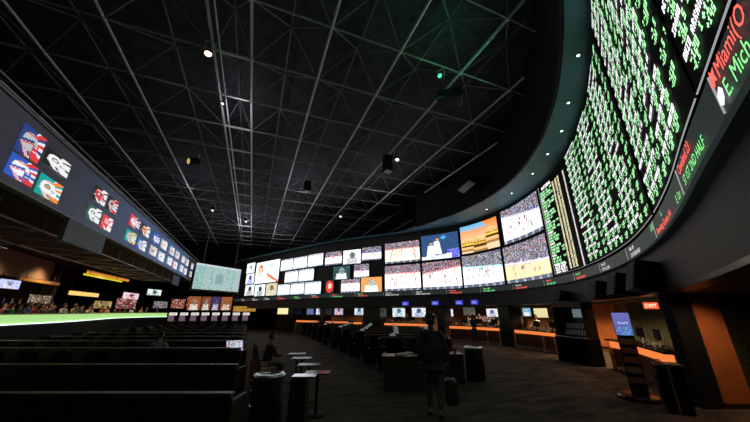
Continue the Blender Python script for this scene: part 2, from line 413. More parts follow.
def glyph(out,ch,sl,ztop,c):
    g=FONT.get(ch)
    if not g:return
    for r in range(5):
        k=0
        while k<3:
            if g[r]&(4>>k):
                e=k
                while e<3 and g[r]&(4>>e): e+=1
                out.append((sl-k*c,sl-e*c-c*.12,ztop-(r+1)*c-c*.05,ztop-r*c)); k=e
            else: k+=1
def put(out,s,sl,zt,c):
    for ch in s: glyph(out,ch,sl,zt,c); sl-=4*c
WORDS="ARKANSAS BOSTON CHICAGO DALLAS DETROIT OREGON TEXAS UTAH MAINE DENVER ATLANTA HOUSTON MIAMI TOLEDO VERMONT NEVADA IDAHO MEMPHIS TULSA OHIO DAYTON BRADLEY".split()
def odds(): return R.choice(['-110','-110','-105','+120','-115','-7.5','+3.5','-150','+145','-120','48.5','-2.5'])
def build_board(label,s0,s1,z0,z1,kind):
    sm=(s0+s1)/2; p=WALL.at(sm,.1); root=empty('odds_board',(p[0],p[1],z0),0,label,'odds board'); iv=Matrix.Translation((-p[0],-p[1],-z0))
    bm=B(); slab(bm,WALL,s0,s1,z0,z1,.02,.12,.4); o=mobj('panel',bm,M_ledback,root); o.data.transform(iv)
    W=[];Gn=[];Y=[]
    if kind=='main':
        n=16; pitch=(z1-z0-.14)/n; sl=s1-.1; per=(s1-s0-.1)/max(1,round((s1-s0)/2.0)); m4=per/4
        while sl>s0+.4:
            for j in range(n):
                zt=z1-.08-j*pitch
                c=.0148
                nm=' '.join(R.choice(WORDS) for _ in range(3))[:R.randint(18,30)]
                if sl-len(nm)*4*c<s0: nm=nm[:max(0,int((sl-s0)/(4*c))-1)]
                put(W,nm,sl,zt,c)
                x=sl-.08
                for k in range(4):
                    if x-.26>s0 and R.random()<.9:
                        put(Gn,odds(),x,zt-.088,.0165); put(Gn,odds(),x,zt-.176,.0118)
                        if R.random()<.3: put(Gn,R.choice('1357'),x-.34,zt-.088,.014)
                    x-=m4
            sl-=per
    else:
        c=.016; z=z1-.12; put(W,'NATIONAL',s1-.3,z,.03)
        zt=z1-.35; k=0
        while zt>z0+.45:
            x=s1-.1; 
            if k%4!=3:
                put(Gn,' '.join(R.choice(WORDS) for _ in range(2))[:R.randint(9,15)],x,zt,.019); put(Gn,odds(),x-.9,zt-.0,.017) if R.random()<.3 else None
            else: put(W,R.choice(WORDS),x,zt,.018)
            zt-=.13; k+=1
        for r_ in range(4): put(W,' '.join(R.choice(WORDS) for _ in range(3))[:14],s1-.15,z0+.42-r_*.1,.017)
        zt=z1-.3
        while zt>z0+.15:
            put(Y,'1'+str(R.randint(10,99)),s1-1.35,zt,.0125); put(Y,odds(),s1-1.62,zt,.0125); put(Y,odds(),s1-1.9,zt,.0125); zt-=.078
            put(W,'0'+str(R.randint(10,99)),s1-2.62,zt,.011) if True else None
    for nm,Q,cc in (('team_names',W,(.95,.92,.95)),('odds_numbers',Gn,(.40,.92,.42)),('rotation_numbers',Y,(.95,.88,.55))):
        if not Q: continue
        qs=[]
        for a,b,z0_,z1_ in Q:
            pa=WALL.at(a,.135);pb=WALL.at(b,.135)
            qs.append([(pa[0],pa[1],z0_),(pb[0],pb[1],z0_),(pb[0],pb[1],z1_),(pa[0],pa[1],z1_)])
        o=quadset(nm,qs,[cc]*len(qs),M_board,root); o.data.transform(iv)
    bm=B()
    slab(bm,WALL,s0,s1,z0,z0+.006,.12,.13,.4)
    if kind!='main':
        slab(bm,WALL,s1-.015,s1,z0,z1,.12,.135,.4); 
    o=mobj('frame_line',bm,M_line,root); o.data.transform(iv)
    return root
build_board('tall curved black board of green odds numbers nearest the camera, above its right edge',4.2,7.72,3.46,7.66,'main')
build_board('curved black board of green odds between two vertical seams above the fascia',7.78,11.25,3.46,7.66,'main')
build_board('wide curved black board of green odds on the bend of the wall',11.42,17.45,3.46,7.66,'main')
build_board('narrow odds board with pale number columns beside the screens',17.55,20.55,3.46,7.66,'list')
# ---------------------------------------------------------------- ticker
tk_p=WALL.at(20,.1)
tk=empty('score_ticker',(tk_p[0],tk_p[1],3.08),0,'long thin LED ticker ribbon running under all the boards and screens','ticker'); iv=Matrix.Translation((-tk_p[0],-tk_p[1],-3.08))
bm=B(); slab(bm,WALL,3.5,WALL.L-1,3.06,3.36,.11,.15,.4); o=mobj('ribbon_panel',bm,mat('ticker_back',(.02,.025,.024),.5,emit=(.03,.042,.04),estr=.6,spec=.2),tk); o.data.transform(iv)
def tk_text(s,sl,zb,size,m,stretch=1.0,name='ticker_text'):
    cur=[0]
    def fn(x,y):
        a=WALL.at(sl-cur[0]-x,.165); return (a[0]-tk_p[0],a[1]-tk_p[1],zb+y-3.08)
    for wd in s.split():
        me=text_mesh(wd,size); w=max([v.co.x for v in me.vertices]+[.01])*stretch; bpy.data.meshes.remove(me)
        text_on(name,wd,size,fn,m,tk,stretch); cur[0]+=w+size*.32
tk_text('Miami(O',7.17,3.225,.16,M_txtred,.9)
tk_text('E. Mich',7.17,3.085,.16,M_txtgreen,.9)
tk_text('57 1ST 2ND HALF',8.78,3.085,.13,M_txtgreen,.95)
tk_text('Cleveland   23',8.86,3.225,.13,M_txtred,1.0)
tk_text('E. Car',9.45,3.085,.13,M_txtgreen,1)
tk_text('Bowling Green  14',11.2,3.085,.13,M_txtred,1.3)
tk_text('6',10.6,3.225,.13,M_txtgreen)
tk_text('LSU',11.62,3.225,.14,M_txtgreen)
dv=[7.33,9.03,11.4,14.0,16.5,19.0,21.5,24,26.5,29,31.5,34,36.5,39,41.5,44,46.5,49,51.5]
for s in dv:
    bm=B(); slab(bm,WALL,s,s+.008,3.07,3.35,.15,.16,.4); o=mobj('divider_line',bm,M_line,tk); o.data.transform(iv)
for i,s in enumerate(dv[2:]):
    m1,m2=[(M_txtwhite,M_txtwhite),(M_txtwhite,M_txtwhite),(M_txtgreen,M_txtred),(M_txtred,M_txtgreen),(M_txtwhite,M_txtred),(M_txtgreen,M_txtgreen),(M_txtred,M_txtred)][i%7]
    st=1.0 if i<5 else 1.25
    tk_text(R.choice(['Utah','Tulsa','Texas','Ohio','Idaho'])+'   '+str(R.randint(3,40)),s+2.3,3.225,.12,m1,st)
    tk_text(R.choice(['12:30 2ND HALF','1ST 4:15 QTR','FINAL 2ND HALF','7:05 3RD QTR']),s+2.3,3.085,.12,m2,st)
# emblem marks beside Miami and E. Mich
def mark(name,sl,zb,pts,m):
    bm=B(); vs=[]
    for x,y in pts:
        a=WALL.at(sl-x,.168); vs.append(bm.verts.new((a[0]-tk_p[0],a[1]-tk_p[1],zb+y-3.08)))
    bm.faces.new(vs); mobj(name,bm,m,tk)
mark('team_emblem',7.3,3.225,[(0,.02),(.05,0),(.07,.03),(.11,.01),(.1,.06),(.12,.1),(.07,.09),(.04,.12),(.03,.08),(0,.07)],M_txtred)
mark('team_emblem',7.3,3.085,[(0,.03),(.05,0),(.1,.03),(.12,.08),(.08,.12),(.04,.1),(.01,.09)],M_txtwhite)
# downlights under the ring
for i,(s,off) in enumerate([(8.2,.3),(10.2,.3),(12.1,.35),(14.0,.5),(15.6,.5),(17.2,.7),(19,.9),(21.5,1.0),(24.3,1.0)]):
    a=WALL.at(s,off); t=empty('recessed_downlight',(a[0],a[1],7.79),0,'tiny recessed downlight in the teal ring soffit, number %s along from the near end'%['one','two','three','four','five','six','seven','eight','nine'][i],'light','downlights in the ring soffit')
    bm=B(); lathe(bm,[(.06,0),(.06,-.02),(.035,-.03),(.035,0)],n=16); mobj('trim_ring',bm,M_stainless,t)
    bm=B(); lathe(bm,[(.03,-.012),(.028,-.02)],n=12); mobj('lens',bm,M_cool,t)
# fascia speakers
def speaker_box(s,zc,sc,label):
    a=WALL.at(s,.24); t=empty('wall_speaker',(a[0],a[1],zc),WALL.ang(s)+PI,label,'speaker','black speakers on the fascia')
    bm=B(); box(bm,(0,0,0),(.46*sc,.36,.3*sc),0,.03,0,-.25); cz=mobj('cabinet',bm,M_black,t)
    bm=B(); box(bm,(0,-.19,-.02),(.40*sc,.02,.25*sc),0,.004,0,-.25); mobj('grille',bm,M_black,cz)
    bm=B(); tube(bm,(0,.1,.0),(0,.36,.06),.03); mobj('bracket',bm,M_steel,t)
for s,z,sc,l in ((13.0,2.58,1.9,'black wall speaker on the fascia, nearest and biggest of three'),(14.9,2.56,1.8,'black wall speaker on the fascia, middle of three'),(16.8,2.55,1.7,'black wall speaker on the fascia, farthest of three'),(20.2,2.55,1.3,'small black wall speaker under the narrow odds board')): speaker_box(s,z,sc,l)
# blue signs on fascia
for i,s in enumerate((32.2,29.9,28.2,27.1)):
    a=WALL.at(s,.05); t=empty('blue_sign',(a[0],a[1],2.33),WALL.ang(s)+PI,'small glowing blue sign on fascia, %s from the left of the four'%['first','second','third','fourth'][i],'sign','blue signs above the counters')
    bm=B(); box(bm,(0,-.04,.16),(.5,.08,.28),0,.01); mobj('sign_body',bm,mat('blue_sign_glow',(.02,.03,.3),emit=(.05,.06,.55),estr=.8),t)
    bm=B(); box(bm,(0,-.085,.2),(.3,.01,.045)); box(bm,(0,-.085,.11),(.36,.01,.045)); mobj('lettering',bm,mat('pale_blue_letters',(.4,.5,.9),emit=(.3,.35,1),estr=1),t)
# ---------------------------------------------------------------- left helmet board
LB=Path([(-6.15,2),(-6.15,10),(-6.15,20),(-6.15,30),(-6.1,37.5)],8)
lb=empty('team_logo_board',(-6.15,18,4.95),0,'long dark blue LED board of football helmet pictures hanging over the bar side','board')
def lbm(bm,m,name,par=None,z=None):
    o=mobj(name,bm,m,lb if par is None else par); o.data.transform(Matrix.Translation((6.15,-18,-4.95))); return o
bm=B(); slab(bm,LB,0,LB.L,4.95,6.9,0,.25,1); lbm(bm,M_grey,'housing')
def lbcol(u,v):
    t=max(0,min(1,(u-.25)/.5)); k=R.uniform(.93,1.07); return tuple(x*k for x in mix((.026,.026,.034),(.04,.09,.21),t))
o=picture('background_panel',lambda u,v:(-6.14+0.0*u,2.2+u*35.2,4.98+v*1.88),90,8,lbcol,M_pxdim,lb); o.data.transform(Matrix.Translation((6.15,-18,-4.95)))
bm=B(); tube(bm,(-6.12,2,6.93),(-6.12,37.4,6.93),.03); tube(bm,(-6.05,2,7.15),(-6.05,37.4,7.15),.02); tube(bm,(-6.1,2,4.93),(-6.1,37.4,4.93),.025); lbm(bm,M_steel,'edge_pipe')
def helmet(seed,bg,shell,stripe,mask,emblem):
    r=random.Random(seed)
    def fn(u,v):
        x=(u-.45)*2.2; y=(v-.52)*2.2
        if (x+.05)**2/.5+(y)**2/.52<1 and not (x>.28 and y<.02):
            e=emblem(x,y)
            if e: return e
            if abs(y-.55)<.06: return stripe
            if (x+.05)**2/.5+y**2/.52>.87: return mix(shell,(0,0,0),.45)
            return shell
        if x>.2 and y<.1 and y>-.75 and x<.85:
            if abs(y+.02)<.06 or abs(y+.35)<.06 or abs(x-.75+.1*y)<.06 or abs(y+.62)<.05: return mask
            if x<.4: return (.25,.2,.2)
        if u>.55:
            t_=(v-.5)/(u-.1)+.5; b_=int(t_*7)
            return (stripe,(.85,.85,.88),bg,(.85,.85,.88),stripe,(.85,.85,.88),bg,stripe)[b_%8]
        if y<-.3 and abs(x+y*.9+.9)<.18: return mix(stripe,(1,1,1),.4)
        return bg
    return fn
w=(.9,.9,.92); gr=(.5,.52,.53); navy=(.02,.05,.22); red=(.75,.04,.05); aqua=(0,.35,.33); orange=(.95,.25,.03); blk=(.01,.01,.01); dgreen=(.02,.1,.06); purple=(.12,.03,.3); gold=(.8,.5,.08); blue=(.02,.1,.5)
def em(c1,c2,rr=.1):
    def f(x,y):
        d=(x+.12)**2/.1+(y-.05)**2/.07
        if d<.35: return c2
        if d<1: return c1
        return None
    return f
def streak(c1,c2):
    def f(x,y):
        if abs(y-.1-.3*x)<.1 and x<.3: return c1
        if abs(y+.08-.3*x)<.05 and x<.3: return c2
        return None
    return f
TEAMS=[(9.36,10.28,5.82,6.6,(navy,gr,red,red,streak(navy,red)),'silver helmet picture with red mask'),
(10.4,11.66,5.99,6.46,(blk,w,w,w,em(dgreen,w)),'white helmet picture on black'),
(9.38,10.42,5.16,5.74,(blue,w,red,blue,streak(blue,red)),'white helmet picture on royal blue'),
(10.55,11.68,5.1,5.7,(aqua,w,orange,w,em(aqua,orange)),'white helmet picture on aqua')]
pairs=[(13.35,14.42,14.58,15.55),(17.1,18.5,18.75,20.2),(20.9,22.3,22.7,24.2),(25.0,26.4,26.8,28.2),(29.2,30.5,30.9,32.2),(33.6,34.7,35.1,36.2)]
pal=[(blk,red,w,red,em(blk,w)),(blk,orange,w,w,streak(blk,w)),(purple,blk,gold,w,em(purple,gold)),(red,red,w,w,em(w,red)),(blue,w,blue,w,em(blue,w)),(blk,gr,red,w,em(red,blk)),(aqua,gr,gold,w,em(gold,aqua)),(navy,w,w,w,em(navy,w)),
(red,w,navy,w,em(red,w)),(navy,orange,w,w,em(w,orange)),(dgreen,w,w,w,em(dgreen,w)),(blue,gr,w,w,em(blue,w))]
k=0
for a,b,c,d in pairs:
    for y0,y1,z0,z1 in ((a,b,5.95,6.52),(c,d,5.95,6.52),(a,b,5.2,5.74),(c,d,5.15,5.7)):
        P=pal[(k*5)%12]; 
        if k>8: P=tuple(mix(x,(.9,.95,1),.5) if isinstance(x,tuple) else x for x in P)
        TEAMS.append((y0,y1,z0,z1,P,None)); k+=1
for i,(y0,y1,z0,z1,P,l) in enumerate(TEAMS):
    n=34 if i<4 else (24 if i<12 else 14)
    o=picture('helmet_picture',lambda u,v:(-6.1,y0+u*(y1-y0),z0+v*(z1-z0)),n,n*3//4,helmet(i,*P),M_pxdim,lb); o.data.transform(Matrix.Translation((6.15,-18,-4.95)))
    if l: o['label']=l
# hanging grey boxes below the board
for i,(y0,y1,z0,z1,l) in enumerate(((12.4,15.2,4.12,4.88,'large blank grey hanging panel under the near part of helmet board'),(27.4,29.7,3.98,4.7,'small blank grey hanging panel under the far part of helmet board'))):
    t=empty('blank_sign',(-6.1,(y0+y1)/2,z1),0,l,'panel','blank panels under the helmet board')
    bm=B(); box(bm,(0,0,-(z1-z0)/2),(.14,y1-y0,z1-z0),0,.01); mobj('panel_body',bm,mat('grey_blank',(.16,.165,.21),.5),t)
    for yy in (-.4,.4): bm=B(); tube(bm,(0,yy*(y1-y0),-.02),(0,yy*(y1-y0),4.95-z1-.03),.02); mobj('hanger_rod',bm,M_steel,t)
# open truss under the bar ceiling
t=empty('bar_roof_truss',(-7.2,16,4.6),0,'dark open steel truss below helmet board over the bar','truss')
bm=B(); tube(bm,(0,-9,-.0),(0,16,-.0),.035); tube(bm,(-2.4,-9,0),(-2.4,16,0),.035); mobj('chord',bm,M_steel,t)
bm=B()
for k in range(12):
    y=-9+k*2.2; tube(bm,(0,y,0),(-2.4,y+1.1,0),.02); tube(bm,(-2.4,y+1.1,0),(0,y+2.2,0),.02); tube(bm,(0,y,0),(0,y,.55),.012)
mobj('web_brace',bm,M_steel,t)
# ---------------------------------------------------------------- hanging odds screen
def rowpic(u,v):
    if v>.93: return (.6,.7,.7)
    r=R.random(); 
    if int(v*40)%2==0 and (.02<u<.2): return (.1,.45,.3) if r<.8 else (.6,.75,.75)
    if int(v*40)%2==0 and any(a<u<a+.07 for a in (.3,.5,.66,.8)): return (.05,.45,.2) if r<.75 else (.6,.8,.7)
    if .44<u<.6 and abs(v-.45)<.2: return (.28,.36,.42)
    return (.40,.52,.55)
a=Vector((-4.19,24.95,3.5)); b=Vector((-1.27,27.95,3.5)); d=(b-a); L=d.length; ang=math.atan2(d.y,d.x)
t=empty('hanging_odds_screen',tuple((a+b)/2),ang,'pale teal odds screen hanging alone left of the far screens','screen')
bm=B(); box(bm,(0,.12,.93),(L+.16,.2,2.02),0,.02); mobj('housing',bm,M_blk_gloss,t)
picture('picture',lambda u,v:((u-.5)*L,.01,v*1.86),60,40,rowpic,M_pxdim,t)
for xx in (-1.5,1.5): bm=B(); tube(bm,(xx,.12,1.9),(xx,.12,6.5),.02); mobj('hanger_rod',bm,M_tdark,t)
# ---------------------------------------------------------------- people
def skin_mesh(verts,edges,sub=1):
    me=bpy.data.meshes.new('s'); me.from_pydata([v[:3] for v in verts],edges,[]); o=bpy.data.objects.new('s',me); col.objects.link(o)
    o.modifiers.new('k','SKIN').use_smooth_shade=True
    if sub: sm=o.modifiers.new('u','SUBSURF'); sm.levels=sub; sm.render_levels=sub
    if not me.skin_vertices: me.attributes  # layer is added by the modifier
    lay=me.skin_vertices[0].data if me.skin_vertices else None
    for i,v in enumerate(verts):
        r=v[3]; rr=(r,r) if not isinstance(r,tuple) else r; lay[i].radius=rr; lay[i].use_root=(i==0)
    dg=bpy.context.evaluated_depsgraph_get(); dg.update(); m2=bpy.data.meshes.new_from_object(o.evaluated_get(dg)); bpy.data.objects.remove(o); return m2
def join_meshes(parts):
    """parts: (mesh, material index)"""
    bm=B()
    for me,mi in parts:
        n=len(bm.faces); bm.from_mesh(me); bm.faces.ensure_lookup_table()
        for f in bm.faces[n:]: f.material_index=mi; f.smooth=True
    return bm
def head_bm(bm,c,yaw,h=.235,mi=0):
    """sculpted head: skull, jaw, nose, brow, ears, eyes, mouth. faces +Y rotated by yaw. c = centre of head"""
    tmp=B(); bmesh.ops.create_uvsphere(tmp,u_segments=20,v_segments=14,radius=1)
    for v in tmp.verts:
        x,y,z=v.co
        w=.078*(1-.22*max(0,-z)); d=.098
        X=x*w; Y=y*d; Z=z*h/2
        if z<-.2 and y<0: Y*=.75
        if y>.55 and abs(x)<.2 and -.35<z<.15: Y+=.022*(1-abs(x)/.2)*(1 if z<0 else .6)
        if y>.6 and .05<z<.3 and .2<abs(x)<.55: Y-=.008
        if y>.5 and z<-.75: Y+=.012
        v.co=(X,Y,Z)
    for s in (-1,1): ball(tmp,(s*.079,-.005,-.01),.028,(.35,.7,1.1),8)
    for f in tmp.faces: f.material_index=mi; f.smooth=True
    for s in (-1,1): ball(tmp,(s*.03,.082,.012),.0125,(1.1,.7,.8),8,mi+1)
    ball(tmp,(0,.086,-.062),.02,(1.15,.45,.3),8,mi+2)
    M=Matrix.Translation(c)@Matrix.Rotation(yaw,4,'Z'); bmesh.ops.transform(tmp,matrix=M,verts=tmp.verts)
    me=bpy.data.meshes.new('h'); tmp.to_mesh(me); tmp.free(); bm.from_mesh(me)
def hand(parts,wrist,dirv,side,palm_n):
    w=Vector(wrist); d=Vector(dirv).normalized(); n=Vector(palm_n).normalized(); s=d.cross(n).normalized()*side
    P=[(*w,.028),(*(w+d*.04),(.04,.02)),(*(w+d*.085),(.042,.018))]
    parts.append((skin_mesh(P,[(0,1),(1,2)]),0))
    for k,(off,ln) in enumerate(((-.03,.062),(-.01,.075),(.011,.07),(.031,.055))):
        a=w+d*.07+s*off; b=a+d*(.03+ln*.3)+n*.004; c=b+(d*.8+n*.6).normalized()*ln*.4; e=c+(d*.35+n*.95).normalized()*ln*.35
        parts.append((skin_mesh([(*a,.0095),(*b,.009),(*c,.0085),(*e,.007)],[(0,1),(1,2),(2,3)]),0))
    a=w+d*.025-s*.028; b=a+(d*.5-s*.8+n*.2).normalized()*.035; c=b+(d*.8-s*.2+n*.5).normalized()*.03
    parts.append((skin_mesh([(*a,.012),(*b,.0105),(*c,.008)],[(0,1),(1,2)]),0))
def person(label,loc,rz,pose,cloth,group=None,H=1.76,name='person'):
    k=H/1.76
    J=dict(pel=(0,0,.95),waist=(0,0,1.08),chest=(0,0,1.3),nb=(0,-.01,1.47),hd=(0,.015,1.645),
      ls=(-.18,0,1.43),le=(-.23,-.03,1.15),lw=(-.24,.03,.9),rs=(.18,0,1.43),re=(.23,-.03,1.15),rw=(.24,.03,.9),
      lh=(-.09,0,.92),lk=(-.1,.02,.5),la=(-.1,-.01,.09),rh=(.09,0,.92),rk=(.1,.02,.5),ra=(.1,-.01,.09),yaw=0,hoodie=False,cap=False,bald=False,lf=(0,1),rf=(0,1))
    J.update(pose); g=lambda n,dz=0:tuple(J[n][:3])
    root=empty(name,loc,rz,label,'person',group); root.scale=(k,k,k)
    parts=[]
    parts.append((skin_mesh([(*J['chest'],.09),(*J['nb'],.062),(*(Vector(J['nb'])*.45+Vector(J['hd'])*.55),.055),(J['hd'][0],J['hd'][1],J['hd'][2]+.02,.06)],[(0,1),(1,2),(2,3)]),0))
    for e,w,s in (('le','lw',-1),('re','rw',1)):
        parts.append((skin_mesh([(*J[e],.042),(*(Vector(J[e])*.4+Vector(J[w])*.6),.036),(*J[w],.027)],[(0,1),(1,2)]),0))
        d=Vector(J[w])-Vector(J[e]); hand(parts,J[w],d,1 if s<0 else -1,J.get('pn'+e[0],(-s,0.3,0)))
    bm=join_meshes(parts); head_bm(bm,J['hd'],J['yaw']); mobj('body',bm,[cloth.get('skin',M_skin),M_eye,M_lip],root)
    # hair
    bm=B(); tmp=B(); bmesh.ops.create_uvsphere(tmp,u_segments=20,v_segments=14,radius=1)
    dele=[v for v in tmp.verts if (v.co.z<.28 and v.co.y>.1) or v.co.z<-.55]
    bmesh.ops.delete(tmp,geom=dele,context='VERTS')
    ext=.35 if J.get('long') else 0
    for v in tmp.verts: v.co=Vector((v.co.x*.088,v.co.y*.108-.006,v.co.z*.13+.008-(ext*.5*max(0,-v.co.z-.2))))
    bmesh.ops.solidify(tmp,geom=tmp.faces[:],thickness=.012)
    bmesh.ops.transform(tmp,matrix=Matrix.Translation(J['hd'])@Matrix.Rotation(J['yaw'],4,'Z'),verts=tmp.verts); me=bpy.data.meshes.new('q'); tmp.to_mesh(me); tmp.free(); bm.from_mesh(me)
    if J['cap']:
        h=Vector(J['hd']); lathe(bm,[(.103,.035),(.104,.06),(.09,.105),(.05,.135),(.005,.145)],(h.x,h.y-.002,h.z),18)
        f=Vector((-math.sin(J['yaw']),math.cos(J['yaw']),0)); box(bm,tuple(h+f*.12+Vector((0,0,.045))),(.14,.1,.012),J['yaw'],.004)
    mobj('cap' if J['cap'] else 'hair',bm,cloth.get('hair',M_hair),root,True)
    # jacket / shirt
    JW=J.get('bulk',1.0); P=[(*J['pel'],(.175*JW,.13)),(*J['waist'],(.17*JW,.13)),(*J['chest'],(.195*JW,.14)),(*(Vector(J['chest'])*.25+Vector(J['nb'])*.75),(.13,.09)),(*J['nb'],.07*JW)]
    E=[(0,1),(1,2),(2,3),(3,4)]
    if JW>1.2: P.append((J['pel'][0],J['pel'][1],J['pel'][2]-.17,(.21,.16))); E.append((0,5))
    parts=[(skin_mesh(P,E),0)]
    for s,e,w in (('ls','le','lw'),('rs','re','rw')):
        S=Vector(J[s]); parts.append((skin_mesh([(*(S*.5+Vector(J['chest'])*.5),.09),(*S,.078*(.6+.4*JW)),(*J[e],.058*(.4+.6*JW)),(*(Vector(J[e])*.1+Vector(J[w])*.9),.045)],[(0,1),(1,2),(2,3)]),0))
    mobj('jacket',join_meshes(parts),cloth['top'],root)
    # trousers
    parts=[]
    for h,kn,a,sd in (('lh','lk','la',-1),('rh','rk','ra',1)):
        parts.append((skin_mesh([(*J['pel'],.11),(*J[h],.105),(*J[kn],.075),(*(Vector(J[a])+Vector((0,0,.03))),.055)],[(0,1),(1,2),(2,3)]),0))
    mobj('trousers',join_meshes(parts),cloth['legs'],root)
    for a,f in (('la','lf'),('ra','rf')):
        A=Vector(J[a]); fd=Vector((J[f][0],J[f][1],0)); parts=[(skin_mesh([(*(A-fd*.06+Vector((0,0,-.045))),.045),(*(A+fd*.05+Vector((0,0,-.045))),(.048,.042)),(*(A+fd*.17+Vector((0,0,-.055))),(.044,.032))],[(0,1),(1,2)]),0)]
        mobj('shoe',join_meshes(parts),cloth.get('shoe',M_dleather),root)
    return root
C_dark=mat('charcoal_cloth',(.035,.035,.04),.8); C_jean=mat('faded_grey_denim',(.10,.115,.12),.85,var=.25,scale=12); C_olive=mat('dark_olive_jacket',(.032,.036,.028),.8,var=.25,scale=8)
C_white=mat('white_shirt_cloth',(.6,.6,.6),.8); C_red=mat('red_shirt_cloth',(.3,.04,.03),.8); C_blue=mat('blue_shirt_cloth',(.05,.08,.25),.8); C_greenc=mat('green_shirt_cloth',(.04,.2,.07),.8); C_tan=mat('tan_shirt_cloth',(.4,.27,.15),.8); C_shoe=mat('brown_shoe_leather',(.12,.06,.04),.5)
# camera heading direction in room axes: rotation of facing +Y clockwise by YAW
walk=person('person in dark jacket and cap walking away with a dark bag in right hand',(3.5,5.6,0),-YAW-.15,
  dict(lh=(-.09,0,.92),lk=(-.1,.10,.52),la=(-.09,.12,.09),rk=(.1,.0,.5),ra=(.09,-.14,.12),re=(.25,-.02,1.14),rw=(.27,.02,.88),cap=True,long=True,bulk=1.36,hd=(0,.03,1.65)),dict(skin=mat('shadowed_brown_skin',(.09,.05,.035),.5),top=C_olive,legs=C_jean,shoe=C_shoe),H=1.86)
hv=Matrix.Rotation(-YAW-.15,4,'Z')@Vector((.285,.06,0))
t=empty('carry_bag',(3.5+hv.x*1.15,5.6+hv.y*1.15,.24),-YAW-.15,'dark backpack held low by the walking person','bag')
bm=B(); box(bm,(0,0,.2),(.24,.44,.42),0,.06); mobj('bag_body',bm,mat('bag_nylon',(.028,.03,.032),.7),t,True)
bm=B(); box(bm,(.09,0,.16),(.05,.24,.22),0,.02); mobj('front_pocket',bm,mat('bag_nylon_edge',(.05,.055,.055),.6),t,True)
bm=B()
for k in range(8):
    q=PI*k/8;r=PI*(k+1)/8; tube(bm,(0,-.07*math.cos(q),.42+.1*math.sin(q)),(0,-.07*math.cos(r),.42+.1*math.sin(r)),.009,6)
mobj('handle',bm,C_dark,t)
person('person in dark clothes standing at the counter below the video screens',(13.2,16.0,0),-.6,dict(le=(-.2,.08,1.18),lw=(-.08,.26,1.15),re=(.2,.08,1.18),rw=(.08,.26,1.15)),dict(top=C_dark,legs=C_dark,hair=M_hair),H=1.74)
SIT=dict(pel=(0,0,.58),waist=(0,.0,.66),chest=(0,.05,.88),nb=(0,.06,1.05),hd=(0,.1,1.22),ls=(-.18,.05,1.0),le=(-.24,.16,.76),lw=(-.12,.36,.74),rs=(.18,.05,1.0),re=(.24,.16,.76),rw=(.14,.38,.74),lh=(-.09,.02,.5),lk=(-.11,.42,.5),la=(-.1,.40,.09),rh=(.09,.02,.5),rk=(.11,.42,.5),ra=(.1,.42,.09))
person('person seated at the aisle side leaning on small table, arms forward',(.56,9.5,0),-1.25,SIT,dict(top=C_dark,legs=C_dark))
person('seated person in pale shirt behind the near seating rows at left',(-2.5,11.35,.0),-.2,SIT,dict(top=mat('grey_shirt_cloth',(.25,.26,.28),.8),legs=C_dark))
# ---------------------------------------------------------------- teller counters
def grp_slab(root,name,path,s0,s1,z0,z1,o0,o1,m,step=.5):
    bm=B(); slab(bm,path,s0,s1,z0,z1,o0,o1,step); o=mobj(name,bm,m,root); o.data.transform(Matrix.Translation(tuple(-x for x in root.location))); return o
def section(s0,s1,label,H):
    c=CTR.at((s0+s1)/2,0); root=empty('betting_counter',(c[0],c[1],0),0,label,'counter','betting counters with orange strips')
    grp_slab(root,'countertop',CTR,s0,s1,H,H+.05,.18,-.65,M_blk_gloss)
    grp_slab(root,'front_panel',CTR,s0,s1,.12,H-.0,0,-.06,mat('reddish_counter_front',(.16,.05,.025),.35,var=.2,scale=4))
    grp_slab(root,'kick_panel',CTR,s0,s1,0,.12,.04,-.08,M_stainless)
    grp_slab(root,'glow_strip',CTR,s0+.03,s1-.03,H-(.24 if s0<3 else .17),H-.01,.03,.0,M_glow)
    grp_slab(root,'foot_rail',CTR,s0,s1,.42,.45,.12,.09,M_rail)
    for s in (s0,s0+.9,s1-.06): grp_slab(root,'end_fin',CTR,s,s+.05,0,H-.2,.1,-.1,mat('tan_fin',(.75,.5,.22),.5))
    return root
SEC=[(1.35,5.5,.93,'nearest betting counter with glowing orange strip, between the black pillar and banner'),
(9.25,12.3,.93,'betting counter with long orange strip just left of the dark brochure kiosk'),
(13.35,17.3,.97,'betting counter with orange strip below the right hand pair of blue signs'),
(18.8,22.9,1.05,'betting counter with orange strip below the left hand pair of blue signs'),
(25.1,26.0,1.08,'very short orange lit betting counter below the small screens'),
(26.5,29.3,1.1,'far betting counter with orange strip below the small screens'),
(30.2,33.6,1.12,'farthest betting counter with orange strip')]
for s0,s1,H,l in SEC: section(s0,s1,l,H)
# dividing pillars between the counters
PIL=[(12.45,13.2,'black divider pillar between the two counters left of the kiosk'),(17.6,18.2,'black divider pillar between the blue sign pairs'),(23.2,24.9,'wide black divider left of blue signs'),(29.45,30.0,'far black divider below the small screens'),(34,35,'farthest black divider under the wall')]
for s0,s1,l in PIL:
    c=CTR.at((s0+s1)/2,0); bm=B(); slab(bm,CTR,s0,s1,0,2.31,.12,-.9,.4); slab(bm,CTR,s0-.02,s1+.02,0,.12,.14,-.9,.4); o=mobj('divider_pillar',bm,M_blk_gloss); tag(o,l,'pillar','divider pillars')
